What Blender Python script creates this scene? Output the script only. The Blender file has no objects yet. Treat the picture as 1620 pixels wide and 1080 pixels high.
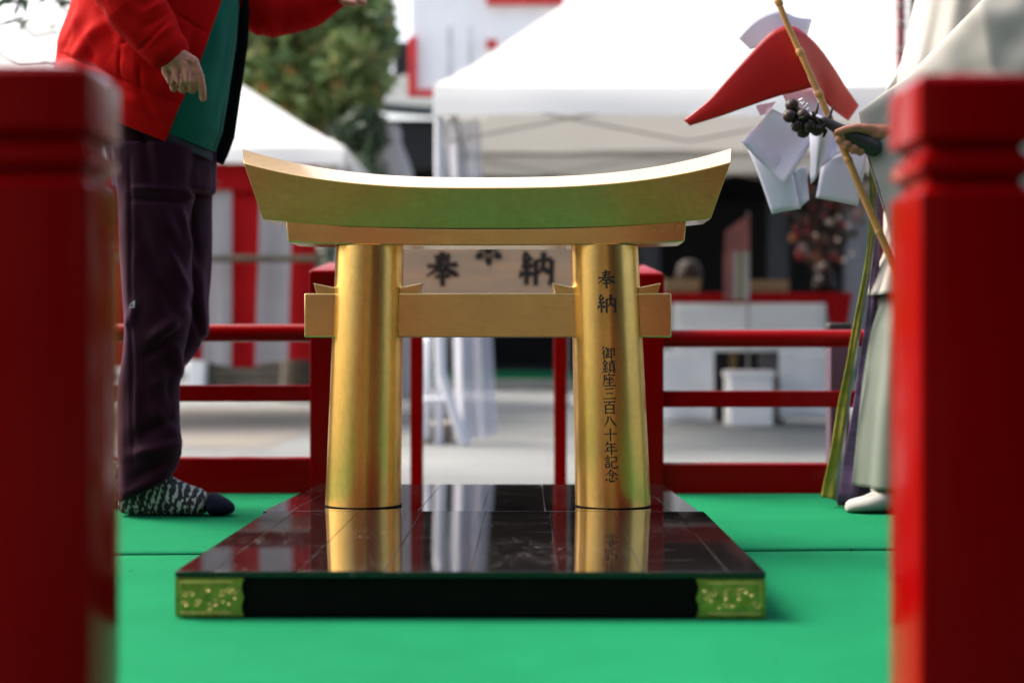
import bpy, bmesh, math, random
from mathutils import Vector, Matrix, noise
R = math.radians
random.seed(7)
sc = bpy.context.scene
COL = sc.collection

# ------------------------------------------------------------------ camera, sky, sun, exposure
H = 0.43                       # camera height over the carpet (z = 0)
F = 2250.0                     # 50 mm on a 36 mm sensor, in pixels of the 1620 px photograph
cam_d = bpy.data.cameras.new('camera')
cam_d.lens = 50; cam_d.sensor_width = 36; cam_d.clip_start = 0.05; cam_d.clip_end = 2000
cam_d.dof.use_dof = True; cam_d.dof.focus_distance = 3.02; cam_d.dof.aperture_fstop = 1.9
cam = bpy.data.objects.new('camera', cam_d); COL.objects.link(cam)
cam.location = (0, 0, H); cam.rotation_euler = (R(90), 0, 0)
sc.camera = cam

SUN_EL, SUN_AZ = 50.0, -62.0   # veiled sun high on the left
w = bpy.data.worlds.new('World'); sc.world = w; w.use_nodes = True
wn = w.node_tree.nodes; bg = wn['Background']
sky = wn.new('ShaderNodeTexSky'); sky.sky_type = 'NISHITA'; sky.sun_disc = False
sky.sun_elevation = R(SUN_EL); sky.sun_rotation = R(SUN_AZ)
sky.air_density = 1.0; sky.dust_density = 8.0; sky.ozone_density = 0.6
w.node_tree.links.new(sky.outputs[0], bg.inputs[0]); bg.inputs[1].default_value = 0.15
sl = bpy.data.lights.new('sun', 'SUN'); sl.energy = 1.4; sl.angle = R(30); sl.color = (1, .96, .9)
so = bpy.data.objects.new('sun', sl); COL.objects.link(so)
sd = Vector((math.sin(R(SUN_AZ))*math.cos(R(SUN_EL)), math.cos(R(SUN_AZ))*math.cos(R(SUN_EL)), math.sin(R(SUN_EL))))
so.rotation_euler = sd.to_track_quat('Z', 'Y').to_euler(); so.location = (0, 0, 12)
sc.view_settings.view_transform = 'Standard'; sc.view_settings.look = 'None'
sc.view_settings.exposure = 1.75; sc.view_settings.gamma = 1; sc.view_settings.use_curve_mapping = False
try:
    sc.cycles.use_denoising = True
    sc.cycles.max_bounces = 10; sc.cycles.diffuse_bounces = 4; sc.cycles.glossy_bounces = 5
except Exception:
    pass

# ------------------------------------------------------------------ helpers
def at(px, py, d):
    return Vector(((px-810)/F*d, d, H-(py-540)/F*d))
def X(px, d): return (px-810)/F*d
def Z(py, d): return H-(py-540)/F*d
def pix(v): return 810+v.x/v.y*F, 540-(v.z-H)/v.y*F

def tag(o, label=None, cat=None, group=None, kind=None):
    if label: o['label'] = label
    if cat: o['category'] = cat
    if group: o['group'] = group
    if kind: o['kind'] = kind
    return o
def empty(name, loc, label, cat, group=None):
    o = bpy.data.objects.new(name, None); COL.objects.link(o); o.location = loc
    o.empty_display_size = .05
    return tag(o, label, cat, group)
def link(o, parent=None):
    COL.objects.link(o)
    if parent:
        o.parent = parent
        if parent.type == 'EMPTY': o.matrix_parent_inverse = Matrix.Translation(-parent.location)
    return o
def mesh_obj(name, me, m, parent=None, smooth=True, angle=40, bevel=0, seg=2):
    if m and not me.materials: me.materials.append(m)
    if smooth:
        me.polygons.foreach_set('use_smooth', [True]*len(me.polygons))
        if angle: me.set_sharp_from_angle(angle=R(angle))
    o = bpy.data.objects.new(name, me); link(o, parent)
    if bevel:
        b = o.modifiers.new('bevel', 'BEVEL'); b.width = bevel; b.segments = seg; b.limit_method = 'ANGLE'; b.angle_limit = R(40)
    return o

class MB:
    def __init__(s): s.v = []; s.f = []
    def add(s, vs, fs):
        n = len(s.v); s.v += [tuple(p) for p in vs]; s.f += [tuple(i+n for i in q) for q in fs]; return s
    def box(s, a, b):
        (x0, y0, z0), (x1, y1, z1) = a, b
        return s.add([(x0,y0,z0),(x1,y0,z0),(x1,y1,z0),(x0,y1,z0),(x0,y0,z1),(x1,y0,z1),(x1,y1,z1),(x0,y1,z1)],
                     [(0,3,2,1),(4,5,6,7),(0,1,5,4),(1,2,6,5),(2,3,7,6),(3,0,4,7)])
    def loft(s, rings, cap=True):
        n = len(rings[0]); vs = [p for r in rings for p in r]; fs = []
        for i in range(len(rings)-1):
            for j in range(n):
                k = (j+1) % n
                fs.append((i*n+j, i*n+k, (i+1)*n+k, (i+1)*n+j))
        if cap:
            fs.append(tuple(reversed(range(n)))); fs.append(tuple(range((len(rings)-1)*n, len(rings)*n)))
        return s.add(vs, fs)
    def tube(s, pts, rad, n=10, round_end=True):
        pts = [Vector(p) for p in pts]
        if not hasattr(rad, '__len__'): rad = [rad]*len(pts)
        ps, rs = list(pts), list(rad)
        if round_end:
            d0 = (pts[0]-pts[1]).normalized(); d1 = (pts[-1]-pts[-2]).normalized()
            a = [(pts[0]+d0*rad[0]*t, rad[0]*q) for t, q in ((.97,.22),(.75,.66),(.4,.92))]
            b = [(pts[-1]+d1*rad[-1]*t, rad[-1]*q) for t, q in ((.4,.92),(.75,.66),(.97,.22))]
            ps = [p for p, _ in a]+ps+[p for p, _ in b]; rs = [q for _, q in a]+rs+[q for _, q in b]
        u = None; rings = []
        for i, p in enumerate(ps):
            t = (ps[min(i+1, len(ps)-1)]-ps[max(i-1, 0)]).normalized()
            if u is None:
                u = t.cross(Vector((0,0,1)) if abs(t.z) < .9 else Vector((1,0,0))).normalized()
            u = (u-t*u.dot(t)).normalized(); v = t.cross(u)
            rings.append([p+(u*math.cos(2*math.pi*j/n)+v*math.sin(2*math.pi*j/n))*rs[i] for j in range(n)])
        return s.loft(rings)
    def sphere(s, c, r, n=12, m=8, sc_=(1,1,1)):
        c = Vector(c); vs = [c+Vector((0,0,r*sc_[2]))]; fs = []
        for i in range(1, m):
            a = math.pi*i/m
            for j in range(n):
                b = 2*math.pi*j/n
                vs.append(c+Vector((math.sin(a)*math.cos(b)*r*sc_[0], math.sin(a)*math.sin(b)*r*sc_[1], math.cos(a)*r*sc_[2])))
        vs.append(c-Vector((0,0,r*sc_[2])))
        for j in range(n): fs.append((0, 1+j, 1+(j+1) % n))
        for i in range(m-2):
            for j in range(n):
                a = 1+i*n; fs.append((a+j, a+n+j, a+n+(j+1) % n, a+(j+1) % n))
        a = 1+(m-2)*n
        for j in range(n): fs.append((a+j, len(vs)-1, a+(j+1) % n))
        return s.add(vs, fs)
    def grid(s, fn, nu, nv):
        vs = [fn(i/nu, j/nv) for j in range(nv+1) for i in range(nu+1)]; fs = []
        for j in range(nv):
            for i in range(nu):
                a = j*(nu+1)+i; fs.append((a, a+1, a+nu+2, a+nu+1))
        return s.add(vs, fs)
    def prism(s, poly, y0, y1):           # poly: (x, z) outline, counter-clockwise seen from -y
        n = len(poly)
        vs = [(x, y0, z) for x, z in poly]+[(x, y1, z) for x, z in poly]
        fs = [tuple(range(n)), tuple(reversed(range(n, 2*n)))]
        for i in range(n):
            k = (i+1) % n; fs.append((k, i, n+i, n+k))
        return s.add(vs, fs)
    def mesh(s, name):
        me = bpy.data.meshes.new(name); me.from_pydata(s.v, [], s.f); me.validate(); me.update(); return me
    def build(s, name, m, parent=None, smooth=True, angle=40, bevel=0, seg=2, solid=0, sub=0):
        o = mesh_obj(name, s.mesh(name), m, parent, smooth, angle, bevel, seg)
        if solid:
            q = o.modifiers.new('solid', 'SOLIDIFY'); q.thickness = solid; q.offset = 0
        if sub:
            q = o.modifiers.new('sub', 'SUBSURF'); q.levels = sub; q.render_levels = sub
        return o

def remeshed(mb, name, voxel, smooth_it=4):
    me = mb.mesh(name); o = bpy.data.objects.new(name, me); COL.objects.link(o)
    q = o.modifiers.new('r', 'REMESH'); q.mode = 'VOXEL'; q.voxel_size = voxel
    if smooth_it:
        q = o.modifiers.new('s', 'SMOOTH'); q.factor = .5; q.iterations = smooth_it
    dg = bpy.context.evaluated_depsgraph_get()
    out = bpy.data.meshes.new_from_object(o.evaluated_get(dg)); out.name = name
    bpy.data.objects.remove(o); bpy.data.meshes.remove(me)
    return out

def seg_dist(p, a, b):
    ax, ay = a; bx, by = b; dx, dy = bx-ax, by-ay; L2 = dx*dx+dy*dy+1e-9
    t = max(0, min(1, ((p[0]-ax)*dx+(p[1]-ay)*dy)/L2))
    return math.hypot(p[0]-ax-t*dx, p[1]-ay-t*dy), t
def fold(me, creases=(), amp=.004, scale=9.0, stretch=(1,1,.5), seed=0):
    """cloth folds: modelled creases (given by their run on the garment) and broad soft wrinkles"""
    c = sum((v.co for v in me.vertices), Vector())/len(me.vertices)
    if sum((v.co.x-c.x)*v.normal.x+(v.co.y-c.y)*v.normal.y for v in me.vertices) < 0: me.flip_normals(); me.update()
    nr = [v.normal.copy() for v in me.vertices]
    for v, n in zip(me.vertices, nr):
        co = v.co; d = 0
        if amp:
            q = Vector((co.x*stretch[0], co.y*stretch[1], co.z*stretch[2]))*scale+Vector((seed, seed*2, 0))
            d += amp*(1-2*abs(noise.noise(q)))*.8+amp*.5*noise.noise(q*2.7)
        if creases and n.y < .35 and co.y > .2:
            p = pix(co)
            for a, b, wd, am in creases:
                if abs(p[0]-(a[0]+b[0])/2) > abs(a[0]-b[0])/2+wd*3 or abs(p[1]-(a[1]+b[1])/2) > abs(a[1]-b[1])/2+wd*3: continue
                ds, t = seg_dist(p, a, b)
                d += am*math.exp(-(ds/wd)**2)*min(1, 4*t*(1-t)+.25)
        v.co = co+n*d
    me.update()

# ------------------------------------------------------------------ materials
def lin(r, g, b):
    f = lambda c: (c/255/12.92) if c/255 <= .04045 else ((c/255+.055)/1.055)**2.4
    return (f(r), f(g), f(b))
def mat(name, col, rough=.6, metal=0, var=.15, vscale=6, bump=0, bscale=60, rvar=0, col2=None, spec=None, coat=0,
        sheen=0, trans=0, stretch=(1,1,1), bdist=.002, detail=4):
    m = bpy.data.materials.new(name); m.use_nodes = True
    nt = m.node_tree; N = nt.nodes; L = nt.links; p = N['Principled BSDF']
    tc = N.new('ShaderNodeTexCoord'); mp = N.new('ShaderNodeMapping'); mp.inputs['Scale'].default_value = stretch
    L.new(tc.outputs['Object'], mp.inputs[0])
    nz = N.new('ShaderNodeTexNoise'); nz.inputs['Scale'].default_value = vscale; nz.inputs['Detail'].default_value = detail
    L.new(mp.outputs[0], nz.inputs[0])
    rp = N.new('ShaderNodeValToRGB'); c2 = col2 if col2 else tuple(min(1, c*(1+var)) for c in col)
    rp.color_ramp.elements[0].color = (*[c*(1-var) for c in col], 1); rp.color_ramp.elements[1].color = (*c2, 1)
    rp.color_ramp.elements[0].position = .35; rp.color_ramp.elements[1].position = .68
    L.new(nz.outputs[0], rp.inputs[0]); L.new(rp.outputs[0], p.inputs['Base Color'])
    p.inputs['Roughness'].default_value = rough; p.inputs['Metallic'].default_value = metal
    if spec is not None: p.inputs['Specular IOR Level'].default_value = spec
    if coat: p.inputs['Coat Weight'].default_value = coat; p.inputs['Coat Roughness'].default_value = .05
    if sheen: p.inputs['Sheen Weight'].default_value = sheen; p.inputs['Sheen Roughness'].default_value = .5
    if rvar:
        mr = N.new('ShaderNodeMapRange'); mr.inputs[3].default_value = max(0, rough-rvar); mr.inputs[4].default_value = rough+rvar
        L.new(nz.outputs[0], mr.inputs[0]); L.new(mr.outputs[0], p.inputs['Roughness'])
    if bump:
        nb = N.new('ShaderNodeTexNoise'); nb.inputs['Scale'].default_value = bscale; nb.inputs['Detail'].default_value = 3
        L.new(mp.outputs[0], nb.inputs[0])
        bp = N.new('ShaderNodeBump'); bp.inputs['Strength'].default_value = bump; bp.inputs['Distance'].default_value = bdist
        L.new(nb.outputs[0], bp.inputs['Height']); L.new(bp.outputs[0], p.inputs['Normal'])
    if trans:
        tr = N.new('ShaderNodeBsdfTranslucent'); L.new(rp.outputs[0], tr.inputs[0])
        mx = N.new('ShaderNodeMixShader'); mx.inputs[0].default_value = trans
        L.new(p.outputs[0], mx.inputs[1]); L.new(tr.outputs[0], mx.inputs[2]); L.new(mx.outputs[0], N['Material Output'].inputs[0])
    m['p'] = 1
    return m
def pr(m): return m.node_tree.nodes['Principled BSDF']

M = {}
def gold_material(name, rough, col, patina, vs, stretch):
    m = mat(name, col, rough, 1, .06, vs, .12, 26, rvar=.04, col2=patina, stretch=stretch, bdist=.0015)
    return m
M['gold'] = gold_material('gold_leaf', .29, (.86, .55, .17), (.80, .47, .12), 3.5, (1.6, 1.6, .5))
M['gold_flat'] = gold_material('gold_leaf_flat', .26, (.78, .56, .24), (.72, .50, .20), 14, (.4, 1, 1))
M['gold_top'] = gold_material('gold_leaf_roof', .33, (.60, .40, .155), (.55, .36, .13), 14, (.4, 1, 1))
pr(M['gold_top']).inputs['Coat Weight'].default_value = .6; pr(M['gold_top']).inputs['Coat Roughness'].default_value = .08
M['fitting'] = mat('engraved_brass', (.42, .30, .085), .33, 1, .25, 90, .3, 160, bdist=.001)
M['scroll'] = mat('worn_brass_scroll', (.62, .46, .14), .3, 1, .1, 60)
M['boss'] = mat('bright_brass_boss', (.90, .70, .28), .25, 1, .05, 60)
M['red'] = mat('red_lacquer', (.170, .0007, .0011), .15, 0, .06, 3, .02, 9, rvar=.03, bdist=.003, spec=.07)
M['carpet'] = mat('green_carpet', (.0064, .119, .050), 1, 0, .08, 1.6, .5, 700, bdist=.0015, spec=.02, detail=8)
def detail_noise(m, specs, specks=None):
    """multiply fine tonal variation into a material's colour: (scale, contrast, stretch), and optional dark specks"""
    nt = m.node_tree; N = nt.nodes; L = nt.links; p = pr(m)
    tc = N.new('ShaderNodeTexCoord')
    cur = p.inputs['Base Color'].links[0].from_socket
    for sc_, con, st in specs:
        mp = N.new('ShaderNodeMapping'); mp.inputs['Scale'].default_value = st; L.new(tc.outputs['Object'], mp.inputs[0])
        nz = N.new('ShaderNodeTexNoise'); nz.inputs['Scale'].default_value = sc_; nz.inputs['Detail'].default_value = 5; L.new(mp.outputs[0], nz.inputs[0])
        mr = N.new('ShaderNodeMapRange'); mr.inputs[1].default_value = .3; mr.inputs[2].default_value = .7; mr.inputs[3].default_value = 1-con; mr.inputs[4].default_value = 1+con
        L.new(nz.outputs[0], mr.inputs[0])
        mx = N.new('ShaderNodeMix'); mx.data_type = 'RGBA'; mx.blend_type = 'MULTIPLY'; mx.inputs[0].default_value = 1
        L.new(cur, mx.inputs[6]); L.new(mr.outputs[0], mx.inputs[7]); cur = mx.outputs[2]
    if specks:
        vo = N.new('ShaderNodeTexVoronoi'); vo.inputs['Scale'].default_value = specks; L.new(tc.outputs['Object'], vo.inputs[0])
        gt = N.new('ShaderNodeMath'); gt.operation = 'LESS_THAN'; gt.inputs[1].default_value = .055; L.new(vo.outputs['Distance'], gt.inputs[0])
        sp_ = N.new('ShaderNodeSeparateColor'); L.new(vo.outputs['Color'], sp_.inputs[0])
        g2 = N.new('ShaderNodeMath'); g2.operation = 'GREATER_THAN'; g2.inputs[1].default_value = .72; L.new(sp_.outputs[0], g2.inputs[0])
        ml_ = N.new('ShaderNodeMath'); ml_.operation = 'MULTIPLY'; L.new(gt.outputs[0], ml_.inputs[0]); L.new(g2.outputs[0], ml_.inputs[1])
        mx = N.new('ShaderNodeMix'); mx.data_type = 'RGBA'; L.new(ml_.outputs[0], mx.inputs[0]); L.new(cur, mx.inputs[6]); mx.inputs[7].default_value = (.004, .02, .01, 1); cur = mx.outputs[2]
    L.new(cur, p.inputs['Base Color'])
detail_noise(M['carpet'], [(420, .16, (1, 1, 1)), (9, .04, (1, 1, 1)), (1.4, .08, (1, 1, 1))], 14)
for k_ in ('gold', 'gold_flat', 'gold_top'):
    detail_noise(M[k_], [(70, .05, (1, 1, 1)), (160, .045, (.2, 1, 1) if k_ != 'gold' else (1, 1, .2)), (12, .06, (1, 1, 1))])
M['gap'] = mat('carpet_gap', (.008, .02, .012), .9)
M['ink'] = mat('black_ink', (.008, .007, .006), .5, 0, .1, 90)
M['gravel'] = mat('pale_gravel', (.112, .124, .125), .95, 0, .16, .9, .8, 60, col2=(.150, .162, .162), bdist=.02)
M['unseen_paving'] = mat('dark_reflected_paving', (.030, .025, .020), .8, 0, .2, 3, .3, 30)
M['path'] = mat('beige_path', (.112, .104, .09), .95, 0, .14, 1.2, .5, 50, bdist=.015)
M['tent'] = mat('white_canvas', (.585, .59, .565), .75, 0, .02, 2, .1, 5, trans=.14, bdist=.02)
M['tentwhite'] = mat('white_painted_steel', (.62, .64, .68), .4, 0, .03, 5)
M['lattice'] = mat('beige_grey_steel', (.30, .285, .25), .5, .2, .1, 8)
M['steel'] = mat('grey_steel', (.25, .25, .24), .45, .6, .1, 8)
M['cred'] = mat('red_curtain_cloth', (.36, .007, .009), .85, 0, .06, 4, trans=.15, spec=.1)
M['cwhite'] = mat('white_curtain_cloth', (.40, .385, .385), .85, 0, .04, 4, trans=.2)
M['bamboo_g'] = mat('aged_bamboo', (.10, .085, .045), .55, 0, .2, 9)
M['bamboo'] = mat('yellow_bamboo', (.40, .20, .058), .4, 0, .18, 30, .1, 90, stretch=(1,1,.15))
M['paper'] = mat('white_paper', (.58, .60, .73), .75, 0, .02, 8, trans=.22)
M['redpaper'] = mat('red_satin', (.34, .007, .007), .40, 0, .05, 8, spec=.3)
M['bronze'] = mat('dark_bronze', (.026, .019, .015), .45, .6, .3, 40, .15, 140)
M['black'] = mat('black_cloth_grip', (.012, .012, .013), .55, 0, .2, 60)
M['skin'] = mat('skin', (.31, .115, .062), .5, 0, .18, 60, .35, 240, col2=(.39, .16, .095), bdist=.0012)
pr(M['skin']).inputs['Subsurface Weight'].default_value = .12
pr(M['skin']).inputs['Subsurface Radius'].default_value = (.012, .005, .003)
M['jacket'] = mat('red_fleece', (.33, .0035, .0035), .82, 0, .05, 8, .3, 700, spec=.03, bdist=.0006)
M['lining'] = mat('black_lining', (.010, .011, .014), .7)
M['vest'] = mat('teal_vest_cloth', (.003, .085, .060), .7, 0, .1, 12, .15, 400, spec=.1, bdist=.0006)
M['navy'] = mat('navy_rib_knit', (.006, .014, .020), .85, 0, .15, 40, .6, 160, stretch=(1,1,.08), bdist=.002)
M['trouser'] = mat('plum_trousers', (.0160, .0028, .0078), .65, 0, .1, 30, .12, 500, spec=.05, sheen=.05, bdist=.0006)
pr(M['trouser']).inputs['Sheen Weight'].default_value = .12; pr(M['trouser']).inputs['Sheen Tint'].default_value = (.6, .25, .55, 1)
M['logo'] = mat('grey_print', (.35, .35, .38), .5)
M['toe'] = mat('navy_toe', (.005, .007, .016), .85, 0, .1, 60, .2, 400, spec=.1, bdist=.001)
M['robe'] = mat('white_silk_robe', (.27, .268, .245), .7, 0, .03, 9, .1, 600, trans=.1, sheen=.05, bdist=.0005)
M['under'] = mat('pale_green_hakama', (.125, .152, .128), .7, 0, .03, 6, .08, 400, trans=.12, bdist=.0005)
M['white'] = mat('white_cotton', (.25, .25, .24), .8, 0, .04, 20, .3, 300, bdist=.001)
M['purple'] = mat('purple_ribbon', (.15, .075, .20), .45, 0, .2, 25, stretch=(.3,.3,1.6), col2=(.27, .135, .33))
M['yellow'] = mat('yellow_ribbon', (.27, .235, .02), .5, 0, .25, 30, stretch=(.3,.3,1.2))
M['green_r'] = mat('green_ribbon', (.02, .16, .05), .5)
M['red_r'] = mat('red_ribbon', (.42, .01, .012), .5)
M['wood_sign'] = mat('weathered_sign_wood', (.43, .345, .24), .8, 0, .15, 5, .2, 60, stretch=(.6,1,5), col2=(.50, .345, .21), spec=.1)
M['tray'] = mat('pale_cedar', (.26, .18, .095), .6, 0, .15, 8, stretch=(.3,1,3))
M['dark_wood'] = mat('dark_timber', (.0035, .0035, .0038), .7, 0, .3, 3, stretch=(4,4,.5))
M['grey_wood'] = mat('grey_timber', (.016, .015, .015), .7, 0, .2, 4)
M['hall_roof'] = mat('unseen_hall_roof', (.045, .055, .052), .6, 0, .2, 2)
M['roof'] = mat('verdigris_roof', (.055, .068, .066), .7, 0, .2, 2, .3, 10)
M['stone'] = mat('kerb_stone', (.22, .215, .18), .9, 0, .1, 3, .3, 30)
M['logs'] = mat('weathered_log', (.09, .072, .05), .8, 0, .35, 3)
M['cwhite2'] = mat('white_tarp', (.72, .74, .75), .6, 0, .03, 3, .15, 6, bdist=.02)
M['foam'] = mat('white_foam', (.80, .80, .78), .8, 0, .02, 10)
M['bark'] = mat('bark', (.06, .045, .03), .9, 0, .3, 6, .5, 25, bdist=.01)
M['hall_gold'] = mat('ochre_trim', (.20, .13, .05), .6)
M['lampmat'] = mat('brown_lamp', (.022, .010, .004), .7)
M['crate'] = mat('grey_crate', (.13, .125, .13), .7)
M['pinkcloth'] = mat('pink_banner_cloth', (.30, .115, .115), .8, trans=.2)

M['screen'] = mat('reflected_screen_paper', (.40, .34, .25), .8, 0, .05, 4)
M['step'] = mat('reflected_step_timber', (.15, .122, .082), .6, 0, .2, 4, stretch=(.4, 4, 4))
def lacquer_black():
    m = bpy.data.materials.new('black_lacquer'); m.use_nodes = True
    nt = m.node_tree; N = nt.nodes; L = nt.links; p = N['Principled BSDF']
    tc = N.new('ShaderNodeTexCoord')
    masks = []
    for rot, sx, sy, th, sc_ in ((8, 3, 90, .735, 1.5), (-14, 2.5, 110, .74, 1.3), (52, 5, 120, .75, 1.0), (88, 3, 150, .745, 1.0)):
        mp = N.new('ShaderNodeMapping'); mp.inputs['Rotation'].default_value = (0, 0, R(rot)); mp.inputs['Scale'].default_value = (sx*sc_, sy*sc_, 1)
        mp.inputs['Location'].default_value = (rot*.37, rot*.11, 0)
        L.new(tc.outputs['Object'], mp.inputs[0])
        nz = N.new('ShaderNodeTexNoise'); nz.inputs['Scale'].default_value = 1.6; nz.inputs['Detail'].default_value = 2; nz.inputs['Distortion'].default_value = .25
        L.new(mp.outputs[0], nz.inputs[0])
        mr = N.new('ShaderNodeMapRange'); mr.inputs[1].default_value = th; mr.inputs[2].default_value = th+.02
        L.new(nz.outputs[0], mr.inputs[0]); masks.append(mr.outputs[0])
    acc = masks[0]
    for q in masks[1:]:
        mx = N.new('ShaderNodeMath'); mx.operation = 'MAXIMUM'; L.new(acc, mx.inputs[0]); L.new(q, mx.inputs[1]); acc = mx.outputs[0]
    for sc_, wd_, off in ((26, .0028, 0), (44, .0040, 7)):      # curly hairline scratches: contour lines of a noise
        mp = N.new('ShaderNodeMapping'); mp.inputs['Location'].default_value = (off, off*.6, 0); L.new(tc.outputs['Object'], mp.inputs[0])
        nz = N.new('ShaderNodeTexNoise'); nz.inputs['Scale'].default_value = sc_; nz.inputs['Detail'].default_value = 1; L.new(mp.outputs[0], nz.inputs[0])
        sb = N.new('ShaderNodeMath'); sb.operation = 'SUBTRACT'; L.new(nz.outputs[0], sb.inputs[0]); sb.inputs[1].default_value = .47
        ab = N.new('ShaderNodeMath'); ab.operation = 'ABSOLUTE'; L.new(sb.outputs[0], ab.inputs[0])
        lt = N.new('ShaderNodeMath'); lt.operation = 'LESS_THAN'; L.new(ab.outputs[0], lt.inputs[0]); lt.inputs[1].default_value = wd_
        rg = N.new('ShaderNodeTexNoise'); rg.inputs['Scale'].default_value = 4.2; rg.inputs['Detail'].default_value = 4; L.new(mp.outputs[0], rg.inputs[0])
        rt = N.new('ShaderNodeMath'); rt.operation = 'GREATER_THAN'; L.new(rg.outputs[0], rt.inputs[0]); rt.inputs[1].default_value = .57
        ml_ = N.new('ShaderNodeMath'); ml_.operation = 'MULTIPLY'; L.new(lt.outputs[0], ml_.inputs[0]); L.new(rt.outputs[0], ml_.inputs[1]); masks.append(ml_.outputs[0])
    acc = masks[0]
    for q in masks[1:]:
        mx = N.new('ShaderNodeMath'); mx.operation = 'MAXIMUM'; L.new(acc, mx.inputs[0]); L.new(q, mx.inputs[1]); acc = mx.outputs[0]
    big = N.new('ShaderNodeTexNoise'); big.inputs['Scale'].default_value = 5; big.inputs['Detail'].default_value = 3
    L.new(tc.outputs['Object'], big.inputs[0])
    mul = N.new('ShaderNodeMath'); mul.operation = 'MULTIPLY'; L.new(acc, mul.inputs[0]); L.new(big.outputs[0], mul.inputs[1])
    mx = N.new('ShaderNodeMix'); mx.data_type = 'RGBA'; L.new(mul.outputs[0], mx.inputs[0])
    mx.inputs[6].default_value = (.006, .005, .005, 1); mx.inputs[7].default_value = (.17, .16, .155, 1)
    L.new(mx.outputs[2], p.inputs['Base Color'])
    r2 = N.new('ShaderNodeMapRange'); r2.inputs[1].default_value = .35; r2.inputs[2].default_value = .75; r2.inputs[3].default_value = .02; r2.inputs[4].default_value = .075
    L.new(big.outputs[0], r2.inputs[0])
    ra = N.new('ShaderNodeMath'); ra.operation = 'MULTIPLY_ADD'; L.new(mul.outputs[0], ra.inputs[0]); ra.inputs[1].default_value = .28; L.new(r2.outputs[0], ra.inputs[2])
    L.new(ra.outputs[0], p.inputs['Roughness'])
    fine = N.new('ShaderNodeTexNoise'); fine.inputs['Scale'].default_value = 55; fine.inputs['Detail'].default_value = 2
    L.new(tc.outputs['Object'], fine.inputs[0])
    bp = N.new('ShaderNodeBump'); bp.inputs['Strength'].default_value = .05; bp.inputs['Distance'].default_value = .001
    L.new(fine.outputs[0], bp.inputs['Height']); L.new(bp.outputs[0], p.inputs['Normal'])
    return m
M['lacquer'] = lacquer_black()
M['lacquer_side'] = mat('black_lacquer_side', (.0025, .0025, .0025), .5, 0, .2, 20, spec=.06)

def sock_material():
    m = mat('patterned_knit', (.008, .009, .012), .9, 0, .1, 30, .5, 300, bdist=.002)
    nt = m.node_tree; N = nt.nodes; L = nt.links; p = pr(m)
    tc = N.new('ShaderNodeTexCoord'); mp = N.new('ShaderNodeMapping'); mp.inputs['Rotation'].default_value = (0, R(-25), 0)
    mp.inputs['Scale'].default_value = (1.4, .5, .8)
    L.new(tc.outputs['Object'], mp.inputs[0])
    vo = N.new('ShaderNodeTexNoise'); vo.inputs['Scale'].default_value = 125; vo.inputs['Detail'].default_value = 1.5
    L.new(mp.outputs[0], vo.inputs[0])
    wv = N.new('ShaderNodeTexWave'); wv.wave_type = 'BANDS'; wv.bands_direction = 'X'; wv.inputs['Scale'].default_value = 14; wv.inputs['Distortion'].default_value = 5
    wv.inputs['Detail Scale'].default_value = 3
    L.new(mp.outputs[0], wv.inputs[0])
    ad = N.new('ShaderNodeMath'); ad.operation = 'MULTIPLY_ADD'; L.new(wv.outputs[1], ad.inputs[0]); ad.inputs[1].default_value = .24; L.new(vo.outputs[0], ad.inputs[2])
    mr = N.new('ShaderNodeMapRange'); mr.inputs[1].default_value = .67; mr.inputs[2].default_value = .70
    L.new(ad.outputs[0], mr.inputs[0])
    mx = N.new('ShaderNodeMix'); mx.data_type = 'RGBA'; L.new(mr.outputs[0], mx.inputs[0])
    mx.inputs[6].default_value = (.007, .008, .011, 1); mx.inputs[7].default_value = (.30, .33, .31, 1)
    L.new(mx.outputs[2], p.inputs['Base Color'])
    return m
M['sock'] = sock_material()

def leaf_material(name, cols, tr=.3):
    m = bpy.data.materials.new(name); m.use_nodes = True
    nt = m.node_tree; N = nt.nodes; L = nt.links; p = N['Principled BSDF']
    g = N.new('ShaderNodeNewGeometry'); rp = N.new('ShaderNodeValToRGB')
    e = rp.color_ramp.elements
    while len(e) < len(cols): e.new(.5)
    for i, (pos, c) in enumerate(cols): e[i].position = pos; e[i].color = (*c, 1)
    L.new(g.outputs['Random Per Island'], rp.inputs[0]); L.new(rp.outputs[0], p.inputs['Base Color'])
    p.inputs['Roughness'].default_value = .42
    t = N.new('ShaderNodeBsdfTranslucent'); L.new(rp.outputs[0], t.inputs[0])
    mx = N.new('ShaderNodeMixShader'); mx.inputs[0].default_value = tr
    L.new(p.outputs[0], mx.inputs[1]); L.new(t.outputs[0], mx.inputs[2]); L.new(mx.outputs[0], N['Material Output'].inputs[0])
    return m
M['leaf'] = leaf_material('broad_leaves', [(0, (.05, .10, .03)), (.4, (.15, .24, .07)), (.75, (.28, .35, .14)), (.95, (.36, .34, .12)), (1, (.38, .16, .04))], .4)
M['leaf_dark'] = leaf_material('dark_leaves', [(0, (.012, .03, .012)), (1, (.05, .09, .035))], .15)

def vinyl():
    m = mat('clear_vinyl', (.62, .64, .72), .18, 0, .05, 3, .3, 6, bdist=.02)
    nt = m.node_tree; N = nt.nodes; L = nt.links
    t = N.new('ShaderNodeBsdfTransparent'); t.inputs[0].default_value = (.86, .87, .92, 1)
    mx = N.new('ShaderNodeMixShader'); mx.inputs[0].default_value = .42
    L.new(pr(m).outputs[0], mx.inputs[1]); L.new(t.outputs[0], mx.inputs[2]); L.new(mx.outputs[0], N['Material Output'].inputs[0])
    return m
M['vinyl'] = vinyl()

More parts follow.
